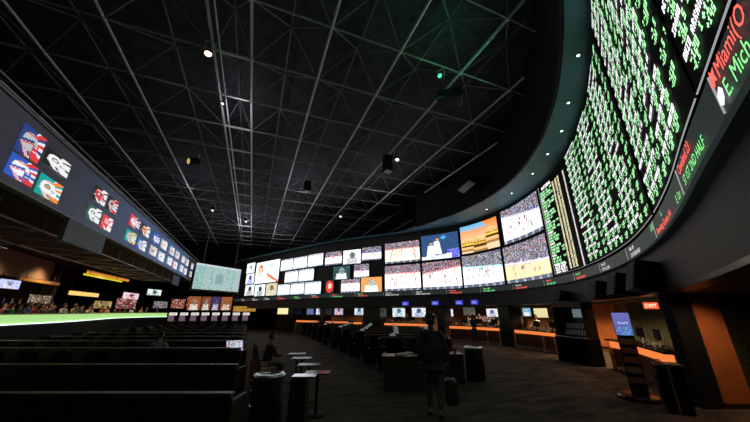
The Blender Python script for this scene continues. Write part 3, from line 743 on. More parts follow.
# tall pillar at right : black face and orange face
e=Vector((.927,-.375,0)); nrm=Vector((.375,.927,0)); ea=math.atan2(e.y,e.x)
c=Vector((8.94,3.98,0))+e*.23+nrm*.12
t=empty('black_pillar',tuple(c),ea,'tall leaning-looking black pillar at right, in front of the orange one','pillar')
bm=B(); box(bm,(0,0,1.2),(.46,.24,2.4),0,.01); mobj('shaft',bm,M_black,t)
bm=B(); box(bm,(0,0,.06),(.5,.28,.12),0,.01); mobj('plinth',bm,M_blk_gloss,t)
bm=B(); box(bm,(.235,-.1,1.2),(.02,.05,2.4),0,0); mobj('edge_strip',bm,M_stainless,t)
c=Vector((8.94,3.98,0))+e*.80+nrm*.15
t=empty('orange_pillar',tuple(c),ea,'plain orange faced pillar at the right edge','pillar')
bm=B(); box(bm,(0,0,1.2),(.62,.3,2.4),0,.01); mobj('shaft',bm,M_orange,t)
bm=B(); box(bm,(0,0,.05),(.66,.34,.1),0,.01); mobj('plinth',bm,M_wood,t)
bm=B(); c=Vector((8.94,3.98,0))+e*2.4+nrm*.5; box(bm,(c.x,c.y,1.2),(2.5,.15,2.4),ea); struct('wall_right',bm,M_olive)
# wall finish panels behind the counters
def backpanel(s0,s1,z0,z1,m,name,label,cat,off=-3.3):
    c=CTR.at((s0+s1)/2,off); bm=B(); slab(bm,CTR,s0,s1,z0,z1,off,off-.08,.4); tag(mobj(name,bm,m),label,cat)
backpanel(5.9,8.6,.2,2.29,M_olive,'wallcovering_panel','mottled green wall panel behind the nearest counter','wall panel')
backpanel(9.2,10.5,.2,2.29,M_orange,'wallcovering_panel','orange wall panel between kiosk and banner','wall panel')
backpanel(13.9,15.3,.2,2.29,M_orange,'wallcovering_panel','orange red wall panel at left end of the long counter','wall panel')
# back wall televisions
def tv(s,off,z,wd,ht,fn,label,m=None,nu=20,nv=13,group='televisions behind the counters'):
    a=CTR.at(s,off); t=empty('wall_television',(a[0],a[1],z),CTR.ang(s)+PI,label,'television',group)
    bm=B(); box(bm,(0,.05,0),(wd+.06,.06,ht+.06),0,.008); bz=mobj('bezel',bm,M_blk_gloss,t)
    bm=B(); tube(bm,(0,.06,0),(0,.2,.0),.03); tube(bm,(0,.2,0),(0,.2,2.4-z),.02); mobj('mount',bm,M_black,t)
    picture('picture',lambda u,v:((u-.5)*wd,.015,(v-.5)*ht),nu,nv,fn,m or M_pxdim,bz)
flat=lambda c:(lambda u,v:mix(c,(1,1,1),R.random()*.12))
tv(12.4,-2.6,1.85,.95,.55,flat((.85,.72,.35)),'yellowish television behind the long counter left of kiosk')
tv(13.4,-2.9,1.9,.6,.5,figure(51,(.2,.5,.7),(.9,.9,.9)),'small pale blue screen behind long counter')
tv(15.4,-2.4,1.85,.9,.55,figure(52,(.9,.9,1),(.2,.2,.5)),'white screen with figure behind the counter with three tellers')
tv(17.0,-2.4,1.95,1.0,.6,flat((.015,.02,.015)),'dark switched off television behind tellers')
tv(18.5,-2.2,1.85,1.0,.55,figure(53,(.9,.92,1),(.3,.25,.6)),'white and violet screen right of divider pillar')
tv(20.6,-1.8,1.9,1.25,.8,figure(54,(.85,.92,1),(.1,.2,.5)),'large white screen second right of the wide black divider')
tv(22.4,-1.7,1.9,1.2,.8,figure(55,(.8,.95,1),(.2,.4,.6)),'pale screen behind the counter, middle of three')
tv(24.2,-.6,1.9,.75,.85,figure(56,(.9,.85,.88),(.6,.1,.2)),'narrow white and red poster screen beside the wide divider')
tv(25.9,-.7,2.0,1.0,.7,figure(57,(.8,.9,1),(.1,.2,.4)),'white blue screen above the very short counter')
tv(28.8,-1.2,2.0,1.1,.7,figure(58,(.5,.5,.75),(.5,.1,.1)),'blue red screen above the far counter')
tv(31.3,-1.0,2.0,1.0,.7,figure(59,(.75,.85,1),(.2,.3,.5)),'small pale screen above the farthest counter')
tv(33.0,-1.2,2.0,1.1,.7,flat((.05,.12,.3)),'dim blue screen above farthest counter')
tv(36.4,-.2,2.05,2.2,.75,flat((1,.85,.42)),'wide yellow glowing sign screen left of the far counters')
def clutter(seed,base):  # added panels: speckled glow stands in for cluttered lit shelves
    r_=random.Random(seed)
    def fn(u,v):
        k=r_.random()
        if k<.1: return (.75,.7,.6)
        if k<.2: return (.5,.12,.05)
        return tuple(q*r_.random() for q in base)
    return fn
tv(11.4,-2.9,1.4,1.5,.45,clutter(2,(.2,.2,.12)),'dim glowing stand-in for cluttered shelves low behind long counter, middle',None,26,8)
tv(14.4,-2.9,1.4,1.6,.45,clutter(3,(.2,.13,.1)),'dim glowing stand-in for cluttered shelves behind the tellers, right half',None,26,8)
tv(16.2,-2.9,1.4,1.5,.4,clutter(4,(.2,.13,.1)),'dim glowing stand-in for cluttered shelves behind the tellers, left half',None,26,8)
# counter monitors, backs to the customers
def monitor_master():
    t=empty('counter_monitor',(0,0,0),0,'x','monitor')
    bm=B(); box(bm,(0,0,.3),(.46,.04,.3),0,.012); hz=mobj('housing',bm,M_black,t)
    bm=B(); box(bm,(0,.0235,.3),(.42,.004,.26)); mobj('screen',bm,mat('monitor_glow',(.1,.12,.16),emit=(.55,.65,.85),estr=.7),hz)
    bm=B(); tube(bm,(0,-.01,.02),(0,-.01,.2),.02); box(bm,(0,0,.01),(.22,.18,.02),0,.005); mobj('stand',bm,M_black,t)
    return t
mm=monitor_master(); first=True
ordn=['first','second','third','fourth','fifth','sixth','seventh','eighth','ninth','tenth','eleventh','twelfth','thirteenth','fourteenth','fifteenth']
for i,(s0,s1,H,l) in enumerate(SEC[:4]):
    n=int((s1-s0)/1.15)
    for k in range(n):
        s=s0+.6+k*1.15; o=mm if first else copy_tree(mm); first=False
        a=CTR.at(s,-.35); o.location=(a[0],a[1],H+.05); o.rotation_euler=(0,0,CTR.ang(s)+PI)
        o['label']='black monitor, %s from right end of the %s'%(ordn[k],['nearest counter','counter left of kiosk','counter below right blue signs','counter below left blue signs'][i]); o['group']='monitors on the betting counters'
# header beam over the counters and small card holders
bm=B(); slab(bm,CTR,1,36,2.2,2.3,-.25,-.32,.5); struct('trim_2',bm,mat('tan_header',(.55,.38,.2),.5))
hm=None; j_=0
for i,(s0,s1,H,l) in enumerate(SEC[:4]):
    n=int((s1-s0)/.62)
    for k in range(n):
        s=s0+.3+k*.62; a=CTR.at(s,-.02-.06*(k%2))
        if hm is None:
            t=empty('card_holder',(0,0,0),0,'x','holder'); bm=B(); box(bm,(0,0,.015),(.12,.1,.03),0,.005); mobj('holder_base',bm,M_black,t); bm=B(); box(bm,(0,0,.11),(.11,.012,.17),0,0,0,-.2); mobj('card',bm,M_white,t); o=hm=t
        else: o=copy_tree(hm)
        o.location=(a[0],a[1],H+.05); o.rotation_euler=(0,0,CTR.ang(s)+PI+.5*(k%3-1)); o['group']='card holders on the betting counters'
        o['label']='small white card holder, %s from right end of the %s'%(ordn[k],['nearest counter','counter left of kiosk','counter below right blue signs','counter below left blue signs'][i])
# tellers
TL=[(3.0,-1.1,C_dark,'teller in dark clothes behind the nearest counter'),(9.6,-1.2,C_dark,'teller in dark top behind right end of long counter'),(10.7,-1.3,C_tan,'teller in tan top behind middle of long counter'),(11.7,-1.1,C_white,'teller in white shirt behind left end of long counter'),
(13.9,-1.0,C_white,'teller in white shirt at right end, below the right blue signs'),(15.6,-1.1,C_tan,'teller in tan shirt behind the counter, beside a white shirted one'),(16.5,-1.2,C_white,'teller in white shirt at left end, below the right blue signs'),(21.5,-1.5,C_dark,'teller in dark clothes below the left blue signs')]
for s,off,c,l in TL:
    a=CTR.at(s,off); person(l,(a[0],a[1],0),CTR.ang(s),dict(le=(-.22,.1,1.18),lw=(-.12,.33,1.12),re=(.22,.1,1.18),rw=(.12,.33,1.12)),dict(top=c,legs=C_dark),'tellers behind the counters')
# exit signs
def exit_sign(x,y,z,rz,label):
    t=empty('exit_sign',(x,y,z),rz,label,'sign'); bm=B(); box(bm,(0,0,0),(.36,.05,.2),0,.01); mobj('sign_body',bm,mat('exit_sign_face',(.4,.05,.02),emit=(1,.13,.04),estr=.9),t)
    me=text_mesh('EXIT',.15); tw=max(v.co.x for v in me.vertices)
    for v in me.vertices: v.co=Vector(((v.co.x-tw/2)*.28/tw,-.03,v.co.y-.052))
    me.materials.clear(); me.materials.append(mat('exit_letters',(1,.6,.4),emit=(1,.7,.5),estr=2)); link(bpy.data.objects.new('lettering',me),t)
    bm=B(); tube(bm,(0,0,.1),(0,0,2.31-z),.015); mobj('stem',bm,M_black,t)
exit_sign(11.70,5.70,2.09,-1.05,'red lit EXIT sign over the nearest counter')
exit_sign(14.1,9.45,2.2,-1.05,'tiny red EXIT sign over the dark kiosk')
# brochure kiosk
a=Vector((12.48,9.57,0)); b=Vector((12.11,7.95,0)); d=a-b; L=d.length; kr=math.atan2(-d.y,-d.x)
L*=.93
t=empty('brochure_kiosk',tuple((a+b)/2),kr,'tall black kiosk with slanting rows of brochures above a black drape','kiosk')
bm=B()
for x in (-L/2,L/2): box(bm,(x,.0,1.14),(.06,.5,2.28),0,.005)
box(bm,(0,.25,1.14),(L,.04,2.28)); box(bm,(0,0,2.18),(L,.5,.2),0,.01); mobj('frame',bm,M_blk_gloss,t)
bm=B(); box(bm,(0,-.05,.46),(L+.1,.6,.92),0,.02); mobj('drape',bm,mat('drape_black',(.003,.003,.003),.9,spec=.05),t)
bm=B(); box(bm,(0,-.1,.95),(L,.5,.04),0,.01); mobj('shelf',bm,M_stainless,t)
bm=B(); box(bm,(.3,.1,1.85),(.7,.06,.32),0,.01); mobj('display_screen',bm,mat('kiosk_screen',(.1,.13,.15),emit=(.3,.42,.5),estr=.35),t)
for r in range(2):
    for k in range(7):
        bm=B(); box(bm,(-.5+k*.155+.03*r,.02+.08*r,1.12+.24*r),(.11,.01,.2),0,0,0,-.35); o=mobj('brochure',bm,mat('brochure_grey',(.4,.4,.42),.5),t)
# banner stand
t=empty('banner_stand',(8.62,4.9,0),-1.02,'narrow upright stand with glowing purple header and dark brochure pockets','stand')
bm=B(); lathe(bm,[(.46,0),(.46,.05),(.40,.09),(.1,.11)],n=24); mobj('base',bm,M_blk_gloss,t,False)
bm=B(); box(bm,(0,.0,.72),(.33,.06,1.3),0,.008); mobj('body',bm,M_blk_gloss,t)
def head_pic(u,v):
    c=mix((.10,.16,.55),(.22,.22,.62),v); 
    if v<.35 and ((u-.5)/.45)**2+((v-.2)/.2)**2<1 and R.random()<.5: return (.2,.45,.9)
    if .42<v<.62 and .2<u<.85 and int(v*30)%2 and R.random()<.6: return (.6,.65,.95)
    return c
bm=B(); box(bm,(0,0,1.62),(.36,.07,.54),0,.008); mobj('header_box',bm,M_blk_gloss,t)
picture('header_picture',lambda u,v:((u-.5)*.34,-.04,1.36+v*.52),18,22,head_pic,attr_mat('header_pixels',.75),t)
for k,(z,c) in enumerate(((1.22,(.25,.12,.08)),(1.02,(.2,.05,.03)),(.82,(.18,.06,.04)),(.60,(.16,.13,.09)),(.38,(.12,.06,.05)))):
    bm=B(); box(bm,(0,-.045,z),(.28,.03,.13),0,.004,0,-.15); o=mobj('brochure_pocket',bm,mat('brochure_tint_%s'%'abcde'[k],c,.5),t)
# bins
def round_bin(x,y,h,r,label,lit=False):
    t=empty('waste_bin',(x,y,0),0,label,'bin')
    bm=B(); lathe(bm,[(r*.93,0),(r,.04),(r,h-.06)],n=28); mobj('body',bm,M_black,t,True)
    bm=B(); lathe(bm,[(r*1.02,h-.06),(r*1.05,h-.02),(r*1.0,h),(r*.8,h+.012),(r*.76,h-.03),(r*.76,h-.12)],n=32); mobj('steel_ring_lid',bm,M_stainless,t,True)
    bm=B(); lathe(bm,[(r*.75,h-.1),(r*.7,h-.11)],n=20); mobj('opening',bm,M_black,t)
round_bin(.41,5.74,.93,.25,'round black waste bin with shiny steel ring lid beside the near seating rows')
round_bin(6.4,7.9,.9,.27,'round black waste bin with steel lid beside the table behind the walking person')
t=empty('waste_bin',(8.22,4.05,0),-.95,'square black waste bin with gold stripe and steel top by the counter','bin')
bm=B(); box(bm,(0,0,.42),(.42,.42,.84),0,.02); mobj('body',bm,M_blk_gloss,t)
bm=B(); box(bm,(-.02,-.215,.42),(.035,.012,.84)); mobj('gold_stripe',bm,mat('gold_stripe_tone',(.75,.5,.12),.35,.5),t)
bm=B(); box(bm,(0,0,.865),(.47,.47,.04),0,.012); mobj('steel_top',bm,M_stainless,t)
# ---------------------------------------------------------------- seating
def chair_master(name,leather,label):
    t=empty(name,(0,0,0),0,label,'chair')
    bm=B(); box(bm,(0,0,.42),(.56,.54,.14),0,.04); mobj('seat',bm,leather,t,True)
    bm=B()
    pr=[(-.24,.40),(-.27,.62),(-.30,.84),(-.315,1.0)]
    bmb=B(); 
    rows=[]
    for i,(y,z) in enumerate([(-.22,.38),(-.25,.55),(-.275,.72),(-.30,.88),(-.315,1.0),(-.32,1.06)]):
        wd=.27 if i<4 else (.25 if i==4 else .21)
        rows.append([(x*wd, y+.05*(abs(x)**2)*1.0, z-.02*abs(x)**3) for x in (-1,-.66,-.33,0,.33,.66,1)])
    V=[[bmb.verts.new(p) for p in r] for r in rows]
    for a,b in zip(V,V[1:]):
        for k in range(6): bmb.faces.new((a[k],a[k+1],b[k+1],b[k]))
    bmesh.ops.solidify(bmb,geom=bmb.faces[:],thickness=.085); mobj('backrest',bmb,leather,t,True); bm.free()
    for s in (-1,1):
        bm=B(); box(bm,(s*.30,-.02,.60),(.07,.46,.06),0,.02); box(bm,(s*.30,.14,.5),(.05,.05,.18)); box(bm,(s*.30,-.2,.5),(.05,.05,.18)); mobj('armrest',bm,leather,t,True)
    bm=B(); lathe(bm,[(.27,0),(.27,.02),(.06,.05),(.035,.08),(.035,.36)],n=16); mobj('pedestal',bm,M_stainless,t)
    return t
cb=chair_master('lounge_chair',M_dleather,'x'); cbr=chair_master('lounge_chair',M_leather,'x'); ub=ubr=True
def chair(x,y,rz,label,group,brown=False):
    global ub,ubr
    if brown: o=cbr if ubr else copy_tree(cbr); ubr=False
    else: o=cb if ub else copy_tree(cb); ub=False
    o.location=(x,y,0); o.rotation_euler=(0,0,rz); o['label']=label; o['group']=group; return o
# brown chairs on the aisle, backs to the near rows
for i,y in enumerate((6.75,7.65,8.55,9.5)):
    chair(.46,y,-1.3,'brown leather chair by the aisle, %s behind the round bin'%['first','second','third','fourth'][i],'brown chairs along the aisle',True)
def side_table(x,y,rz,label,w=.5,d=.34):
    t=empty('side_table',(x,y,0),rz,label,'table')
    bm=B(); box(bm,(0,0,.735),(w,d,.03),0,.008); mobj('tabletop',bm,M_blk_gloss,t)
    bm=B(); box(bm,(0,-d/2,.735),(w,.012,.036)); mobj('steel_edge',bm,M_stainless,t)
    bm=B(); lathe(bm,[(.18,0),(.18,.02),(.03,.04),(.03,.72)],n=14); mobj('pedestal',bm,M_black,t)
    return t
for i,y in enumerate((6.6,7.6,8.7,9.6)): side_table(1.4,y,-.35,'small black table with steel edge facing the %s brown aisle chair'%['first','second','third','fourth'][i])
# cabinet with tray beside the bin
t=empty('tray_cabinet',(.86,5.35,0),-.37,'narrow brown cabinet with steel tray top right of the round bin','cabinet')
bm=B(); box(bm,(0,0,.45),(.26,.3,.9),0,.01); mobj('cabinet_body',bm,M_wood,t)
bm=B(); box(bm,(.06,0,.925),(.38,.26,.03),0,.01); mobj('tray_top',bm,M_stainless,t)
# left rows
e2=Vector((-.928,.373,0)); r2=math.atan2(.373,-.928)+PI
LR=[(4.2,7.5,1.0),(6.3,7.6,1.0),(9.0,8.0,1.0),(11.3,8,1.0),(13.5,7.6,.98),(15.8,7.2,.98),(18.1,7,.98),(20.4,7,.98),(22.7,6.6,.98),(25,6.4,.98)]
for k,(y,Ln,h) in enumerate(LR):
    st=Vector((-.08-.03*k,y,0)); c=st+e2*Ln/2; nm=['nearest','second','third','fourth','fifth','sixth','seventh','eighth','ninth','tenth'][k]
    t=empty('row_partition',tuple(c),r2,'long dark wooden row partition, %s from the camera in left seating block'%nm,'partition','row partitions in left seating')
    bm=B(); box(bm,(0,0,h/2-.01),(Ln,.07,h-.04)); mobj('back_panel',bm,M_wood,t)
    bm=B(); box(bm,(0,0,h),(Ln,.12,.045),0,.012); mobj('top_rail',bm,M_rail,t)
    bm=B(); box(bm,(Ln/2,.16,h/2-.02),(.05,.42,h-.06),0,.01); mobj('end_panel',bm,M_wood,t)
    bm=B(); box(bm,(0,.3,.72),(Ln-.1,.5,.035),0,.008); mobj('desk_shelf',bm,M_desk,t)
    if k>=2:
        n=int(Ln/.78)
        for j in range(n):
            if k==3 and abs(j-2)<1: continue
            p=st+e2*(.5+j*.78)+Vector((-.373,-.928,0))*(.75)
            chair(p.x,p.y,r2,'dark leather chair in left block, %s from the aisle before the %s partition'%(ordn[j],nm),'dark chairs in left seating')
# bright slanted desk display near row end
t=empty('desk_display',(-.35,10.6,0.78),r2+.5,'bright slanted colour display at the aisle end of a left row','display')
bm=B(); box(bm,(0,.0,.14),(.5,.03,.5),0,.008,0,-1.0); mobj('housing',bm,M_blk_gloss,t)
cs,sn=math.cos(-1.0),math.sin(-1.0)
def dd(u,v):
    if R.random()<.15: return (.05,.4,.15)
    return mix((.6,.65,.8),(.4,.1,.3),1 if R.random()<.2 else 0)
picture('picture',lambda u,v:((u-.5)*.46,-.02*cs-(v-.5)*.46*sn-.0,.14-.02*sn+(v-.5)*.46*cs+.0),12,12,dd,M_pxdim,t)
bm=B(); box(bm,(0,.05,.03),(.2,.3,.06),0,.01); mobj('stand',bm,M_black,t)
# mid block rows
e3=Vector((.928,-.373,0)); r3=-math.atan2(.373,.928); up3=Vector((.373,.928,0))
MR=[(9.9,3),(11.4,4),(13.2,5),(15.0,6),(16.9,7),(18.8,7),(20.8,6),(22.8,5),(25.0,4),(27.4,3)]
for k,(y,n) in enumerate(MR):
    st=Vector((4.15,y,0)); Ln=n*.78+.2; c=st+e3*Ln/2+up3*.75; nm=ordn[k]
    if k==0: nm='nearest'
    t=empty('row_desk',tuple(c),r3,'long dark desk of the %s row in middle seating block'%nm,'desk','row desks in middle seating')
    bm=B(); box(bm,(0,0,.72),(Ln,.5,.04),0,.01); mobj('desktop',bm,M_desk,t)
    bm=B(); box(bm,(0,.24,.5),(Ln,.04,1.0)); mobj('front_panel',bm,M_wood,t)
    bm=B(); box(bm,(0,.24,1.01),(Ln,.07,.03),0,.008); mobj('top_rail',bm,M_rail,t)
    for s in (-1,1):
        bm=B(); box(bm,(s*Ln/2,.0,.5),(.05,.52,1.0),0,.01); mobj('end_panel',bm,M_wood,t)
    for j in range(n):
        p=st+e3*(.48+j*.78)
        chair(p.x,p.y,r3,'dark leather chair in middle block, %s from the aisle at the %s desk row'%(ordn[j],nm),'dark chairs in middle seating')
        if (j+k)%2==0:
            q=p+up3*.72; t2=empty('reading_lamp',(q.x,q.y,.74),r3,'tiny white capped reading lamp on the %s middle desk, seat %s'%(nm,ordn[j]),'lamp','reading lamps on middle desks')
            bm=B(); lathe(bm,[(.06,0),(.06,.015),(.01,.02),(.01,.36)],n=8); mobj('stem',bm,M_black,t2)
            bm=B(); lathe(bm,[(.12,.34),(.10,.40),(.03,.43)],n=10); mobj('lamp_shade',bm,mat('lamp_cap_white',(.7,.72,.75),.3,emit=(.8,.85,.9),estr=.08),t2)
# end cabinet of middle block with papers
t=empty('end_cabinet',(3.95,7.75,0),r3,'low brown cabinet end at the aisle left of the walking person','cabinet')
bm=B(); box(bm,(-.0,.0,.39),(1.1,.5,.78),0,.01); mobj('cabinet_body',bm,mat('end_cabinet_brown',(.075,.04,.028),.4,var=.2),t)
bm=B(); box(bm,(0,0,.795),(1.16,.56,.03),0,.008); mobj('cabinet_top',bm,M_rail,t)
pp=Vector((3.98,7.72,.812))
for i in range(3):
    bm=B(); box(bm,(0,0,.02+i*.0),(.26,.2,.03),.2*i,.004); o=mobj('paper_stack',bm,M_white); o.location=(pp.x-.15+.16*i,pp.y+.08*i,pp.z); tag(o,'white stack of papers on low brown cabinet, %s from left'%ordn[i],'paper','paper stacks on cabinet')
t=empty('end_cabinet',(5.45,7.95,0),r3,'low dark cabinet between the walking person and the round bin','cabinet')
bm=B(); box(bm,(0,0,.37),(.85,.5,.74),0,.01); mobj('cabinet_body',bm,M_wood,t)
bm=B(); box(bm,(0,0,.755),(.9,.56,.03),0,.008); mobj('cabinet_top',bm,M_desk,t)
for i,(x,c,l) in enumerate(((-.28,(.05,.5,.2),'green cup'),(-.1,(.6,.62,.6),'white cup'),(.08,(.55,.06,.2),'red cup'),(.25,(.3,.05,.15),'dark red cup'))):
    v=Vector((5.45,7.95,.772))+e3*x; bm=B(); lathe(bm,[(.03,0),(.042,.11),(.038,.11),(.028,.01)],n=14); o=mobj('drinking_cup',bm,mat('cup_tint_%s'%'abcd'[i],c,.4)); o.location=v; tag(o,l+' on the low dark cabinet by the round bin','cup','cups on the cabinet')
# two dark chairs behind those cabinets
chair(4.75,8.5,r3,'dark chair directly behind the low brown cabinet','dark chairs behind the cabinets'); chair(5.65,8.6,r3,'dark chair directly behind the cabinet with cups','dark chairs behind the cabinets')
# ---------------------------------------------------------------- bar side
bc=BAR.at(18); t=empty('bar_counter',(bc[0],bc[1],0),0,'very long curved bar with glowing green front panel at left','bar'); iv=Matrix.Translation((-bc[0],-bc[1],0))
def gp(name,z0,z1,o0,o1,m):
    bm=B(); slab(bm,BAR,.3,BAR.L-.3,z0,z1,o0,o1,.5); o=mobj(name,bm,m,t); o.data.transform(iv)
gp('dark_base',0,1.42,-.02,.12,M_black); gp('glow_panel',1.47,1.80,.0,.10,M_green); gp('light_edge',1.43,1.47,-.05,.1,M_whiteglow); gp('bar_top',1.80,1.84,-.08,.7,mat('bar_top_tan',(.5,.32,.16),.3))
tops=[C_greenc,C_dark,C_red,C_white,C_tan,C_blue]
masters=[person('x',(0,0,0),0,dict(le=(-.22,.08,1.18),lw=(-.1,.3,1.15),re=(.22,.08,1.18),rw=(.1,.3,1.15),yaw=.3*(i-2),long=(i%2==1)),dict(top=tp,legs=C_dark),H=1.66+.03*i) for i,tp in enumerate(tops)]
cn=['green','black','red','white','tan','blue']; used=set()
spots=[(12.3+i*.62+R.uniform(-.06,.06),1.3+(0,1.1,2.2)[i%3]) for i in range(34)]
for i,(s,off) in enumerate(spots):
    m=[0,3,1,2,1,4,1,5,2,3,1,1,4][i%13]
    o=masters[m] if m not in used else copy_tree(masters[m]); used.add(m)
    a=BAR.at(s,off); o.location=(a[0],a[1],.62); o.rotation_euler=(0,0,-PI/2+R.uniform(-.8,.8)); o['label']='person in %s top standing behind the glowing green bar, %s along from the left edge'%(cn[m],(ordn+['sixteenth','seventeenth','eighteenth','nineteenth','twentieth','twenty-first','twenty-second','twenty-third','twenty-fourth','twenty-fifth','twenty-sixth','twenty-seventh','twenty-eighth','twenty-ninth','thirtieth','thirty-first','thirty-second','thirty-third','thirty-fourth'])[i]); o['group']='people along the green bar'
for i in range(6):
    if i not in used:
        for ch in KIDS(masters[i]): bpy.data.objects.remove(ch)
        bpy.data.objects.remove(masters[i])
# brown curved soffit, columns, lit signs of the restaurant
SO=Path([(-12.3,13),(-12.3,20),(-12.5,24),(-13.0,27.0),(-14.5,28.6)],8)
bm=B(); slab(bm,SO,0,SO.L,3.75,5.05,0,.4,.5); tag(mobj('curved_bulkhead',bm,M_brown),'brown curved bulkhead above the bar area at far left','bulkhead')
for i,(x,y,m,l) in enumerate(((-14.6,30.6,M_brown,'wide brown column right of orange lit wall at the bar'),(-15,33.6,M_wood,'dark column right of yellow sign'),(-13.4,22.3,M_orange,'orange lit column at left behind the bar crowd'))):
    t=empty('square_column',(x,y,.6),.2,l,'column'); bm=B(); box(bm,(0,0,2.2),(.7,.7,4.4),0,.02); mobj('shaft',bm,m,t); bm=B(); box(bm,(0,0,4.3),(.95,.95,.25),0,.03); box(bm,(0,0,.1),(.8,.8,.2),0,.02); mobj('mouldings',bm,M_rail,t)
def lit_panel(name,label,cat,p0,p1,z0,z1,fn,nu=16,nv=6,m=None,th=.1):
    a=Vector((*p0,0));b=Vector((*p1,0));d=b-a;L=d.length;t=empty(name,(*((a+b)/2).to_2d(),z0),math.atan2(d.y,d.x),label,cat)
    bm=B(); box(bm,(0,th/2+.01,(z1-z0)/2),(L+.06,th,z1-z0+.06),0,.01); hz=mobj('housing',bm,M_black,t)
    picture('lit_face',lambda u,v:((u-.5)*L,0,v*(z1-z0)),nu,nv,fn,m or M_pxdim,hz); 
    for xx in (-.35,.35): bm=B(); tube(bm,(L*xx,.06,z1-z0),(L*xx,.06,z1-z0+.35),.02); mobj('hanger_rod',bm,M_black,t)
    return t
lit_panel('neon_strip','thin yellow neon strip sign across the restaurant front','sign',(-11.6,27.6),(-11.2,33.5),4.42,4.56,lambda u,v:(.75,.62,.02),20,2)
lit_panel('yellow_sign','yellow lit signboard below the neon strip','sign',(-11.8,27.0),(-11.6,30.9),3.02,3.3,lambda u,v:mix((1,.6,.1),(1,.8,.4),R.random()*.6),20,3)
lit_panel('bar_television','white blue television hanging at the left edge over the bar','television',(-11.4,19.9),(-11.3,21.2),3.0,3.42,figure(61,(.6,.65,1.1),(.5,.5,.8)),16,8)
lit_panel('bar_television','small pink white television right of the yellow sign','television',(-10.9,33.6),(-10.6,36.6),3.05,3.6,figure(62,(.9,.65,.75),(.5,.1,.15)),12,6)
lit_panel('bar_television','small white television farther right over the bar','television',(-10.4,38.2),(-9.6,40),3.6,4.2,figure(63,(.8,.95,.9),(.2,.3,.2)),8,6)
lit_panel('warm_ceiling_panel','glowing orange cove panel above the neon strip','light',(-11.7,28.2),(-11.2,35),4.62,4.85,lambda u,v:(.85,.36,.04) if v<.6 else (.4,.14,.02),20,4)
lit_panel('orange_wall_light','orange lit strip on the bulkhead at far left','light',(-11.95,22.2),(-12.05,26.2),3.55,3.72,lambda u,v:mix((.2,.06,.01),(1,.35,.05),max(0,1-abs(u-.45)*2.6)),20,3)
def busy(seed,base):
    r_=random.Random(seed)
    def fn(u,v):
        k=r_.random()
        return mix(base,(.8,.65,.5),1 if k<.12 else 0) if k<.6 else (.03,.02,.02)
    return fn
for i,(x0,y0,x1,y1,z0,z1,c,l) in enumerate(((-12.2,36.5,-11.2,38.5,2.2,3.2,(.5,.08,.1),'lit shopfront with red and pink display behind the green bar'),(-9.8,39.0,-8.9,40.6,2.3,3.0,(.3,.3,.35),'pale lit shopfront display near the end of green bar'),(-8.6,40.9,-7.4,41.6,2.3,3.3,(.7,.1,.06),'bright red shopfront left of the murals'),(-7.2,41.4,-6.2,41.8,2.5,3.6,(.4,.1,.3),'violet lit display left of the murals'),(-12.4,24.4,-12.3,26.4,2.4,2.9,(.3,.2,.1),'dim warm shelf display under the brown bulkhead'),(-12.3,32.4,-12.0,35,2.2,2.8,(.7,.45,.1),'yellow glass case low behind the bar'))):
    lit_panel('lit_display',l,'display',(x0,y0),(x1,y1),z0,z1,busy(80+i,tuple(.6*q for q in c)),26,12)
# murals under the hanging screen
for i,(x0,x1,bg,bd,l) in enumerate(((-6.5,-5.3,(.75,.18,.03),(1,.75,.5),'orange lit mural with pale figure, leftmost'),(-5.2,-4.3,(.5,.12,.03),(.9,.8,.6),'orange brown mural with pale stripes, second from left'),(-4.2,-3.4,(.14,.06,.3),(.3,.2,.5),'purple mural between orange ones'),(-3.3,-2.2,(.75,.2,.02),(1,.45,.15),'orange mural with bright figure, rightmost'))):
    lit_panel('lit_mural',l,'mural',(x0,38),(x1,38),2.1,3.5,figure(70+i,tuple(.45*q for q in bg),tuple(.5*q for q in bd)),14,18)
lit_panel('yellow_wall_light','dim yellow lit wall band left of the far screens','light',(-1.9,37.0),(.4,37.0),1.95,2.5,lambda u,v:mix((.55,.3,.05),(.25,.12,.02),R.random()),20,5,th=.06)
# gaming machines below the murals
def gm():
    t=empty('gaming_machine',(0,0,0),0,'x','gaming machine')
    bm=B(); box(bm,(0,0,.55),(.6,.6,1.1),0,.03); mobj('cabinet',bm,M_blk_gloss,t)
    bm=B(); box(bm,(0,-.28,1.32),(.52,.06,.5),0,.02,0,.15); mobj('screen',bm,mat('machine_screen',(.1,.05,.15),emit=(.35,.2,.3),estr=.4),t)
    bm=B(); box(bm,(0,0,1.72),(.6,.35,.26),0,.04); mobj('lit_topper',bm,mat('machine_topper',(.8,.8,.8),emit=(1,.95,.85),estr=.6),t)
    return t
g0=gm()
for i in range(8):
    o=g0 if i==0 else copy_tree(g0); o.location=(-6.9+i*.92,34.4-.12*i,0); o.rotation_euler=(0,0,-.2); o['label']='white topped gaming machine below the murals, %s from left'%ordn[i]; o['group']='gaming machines in a row'
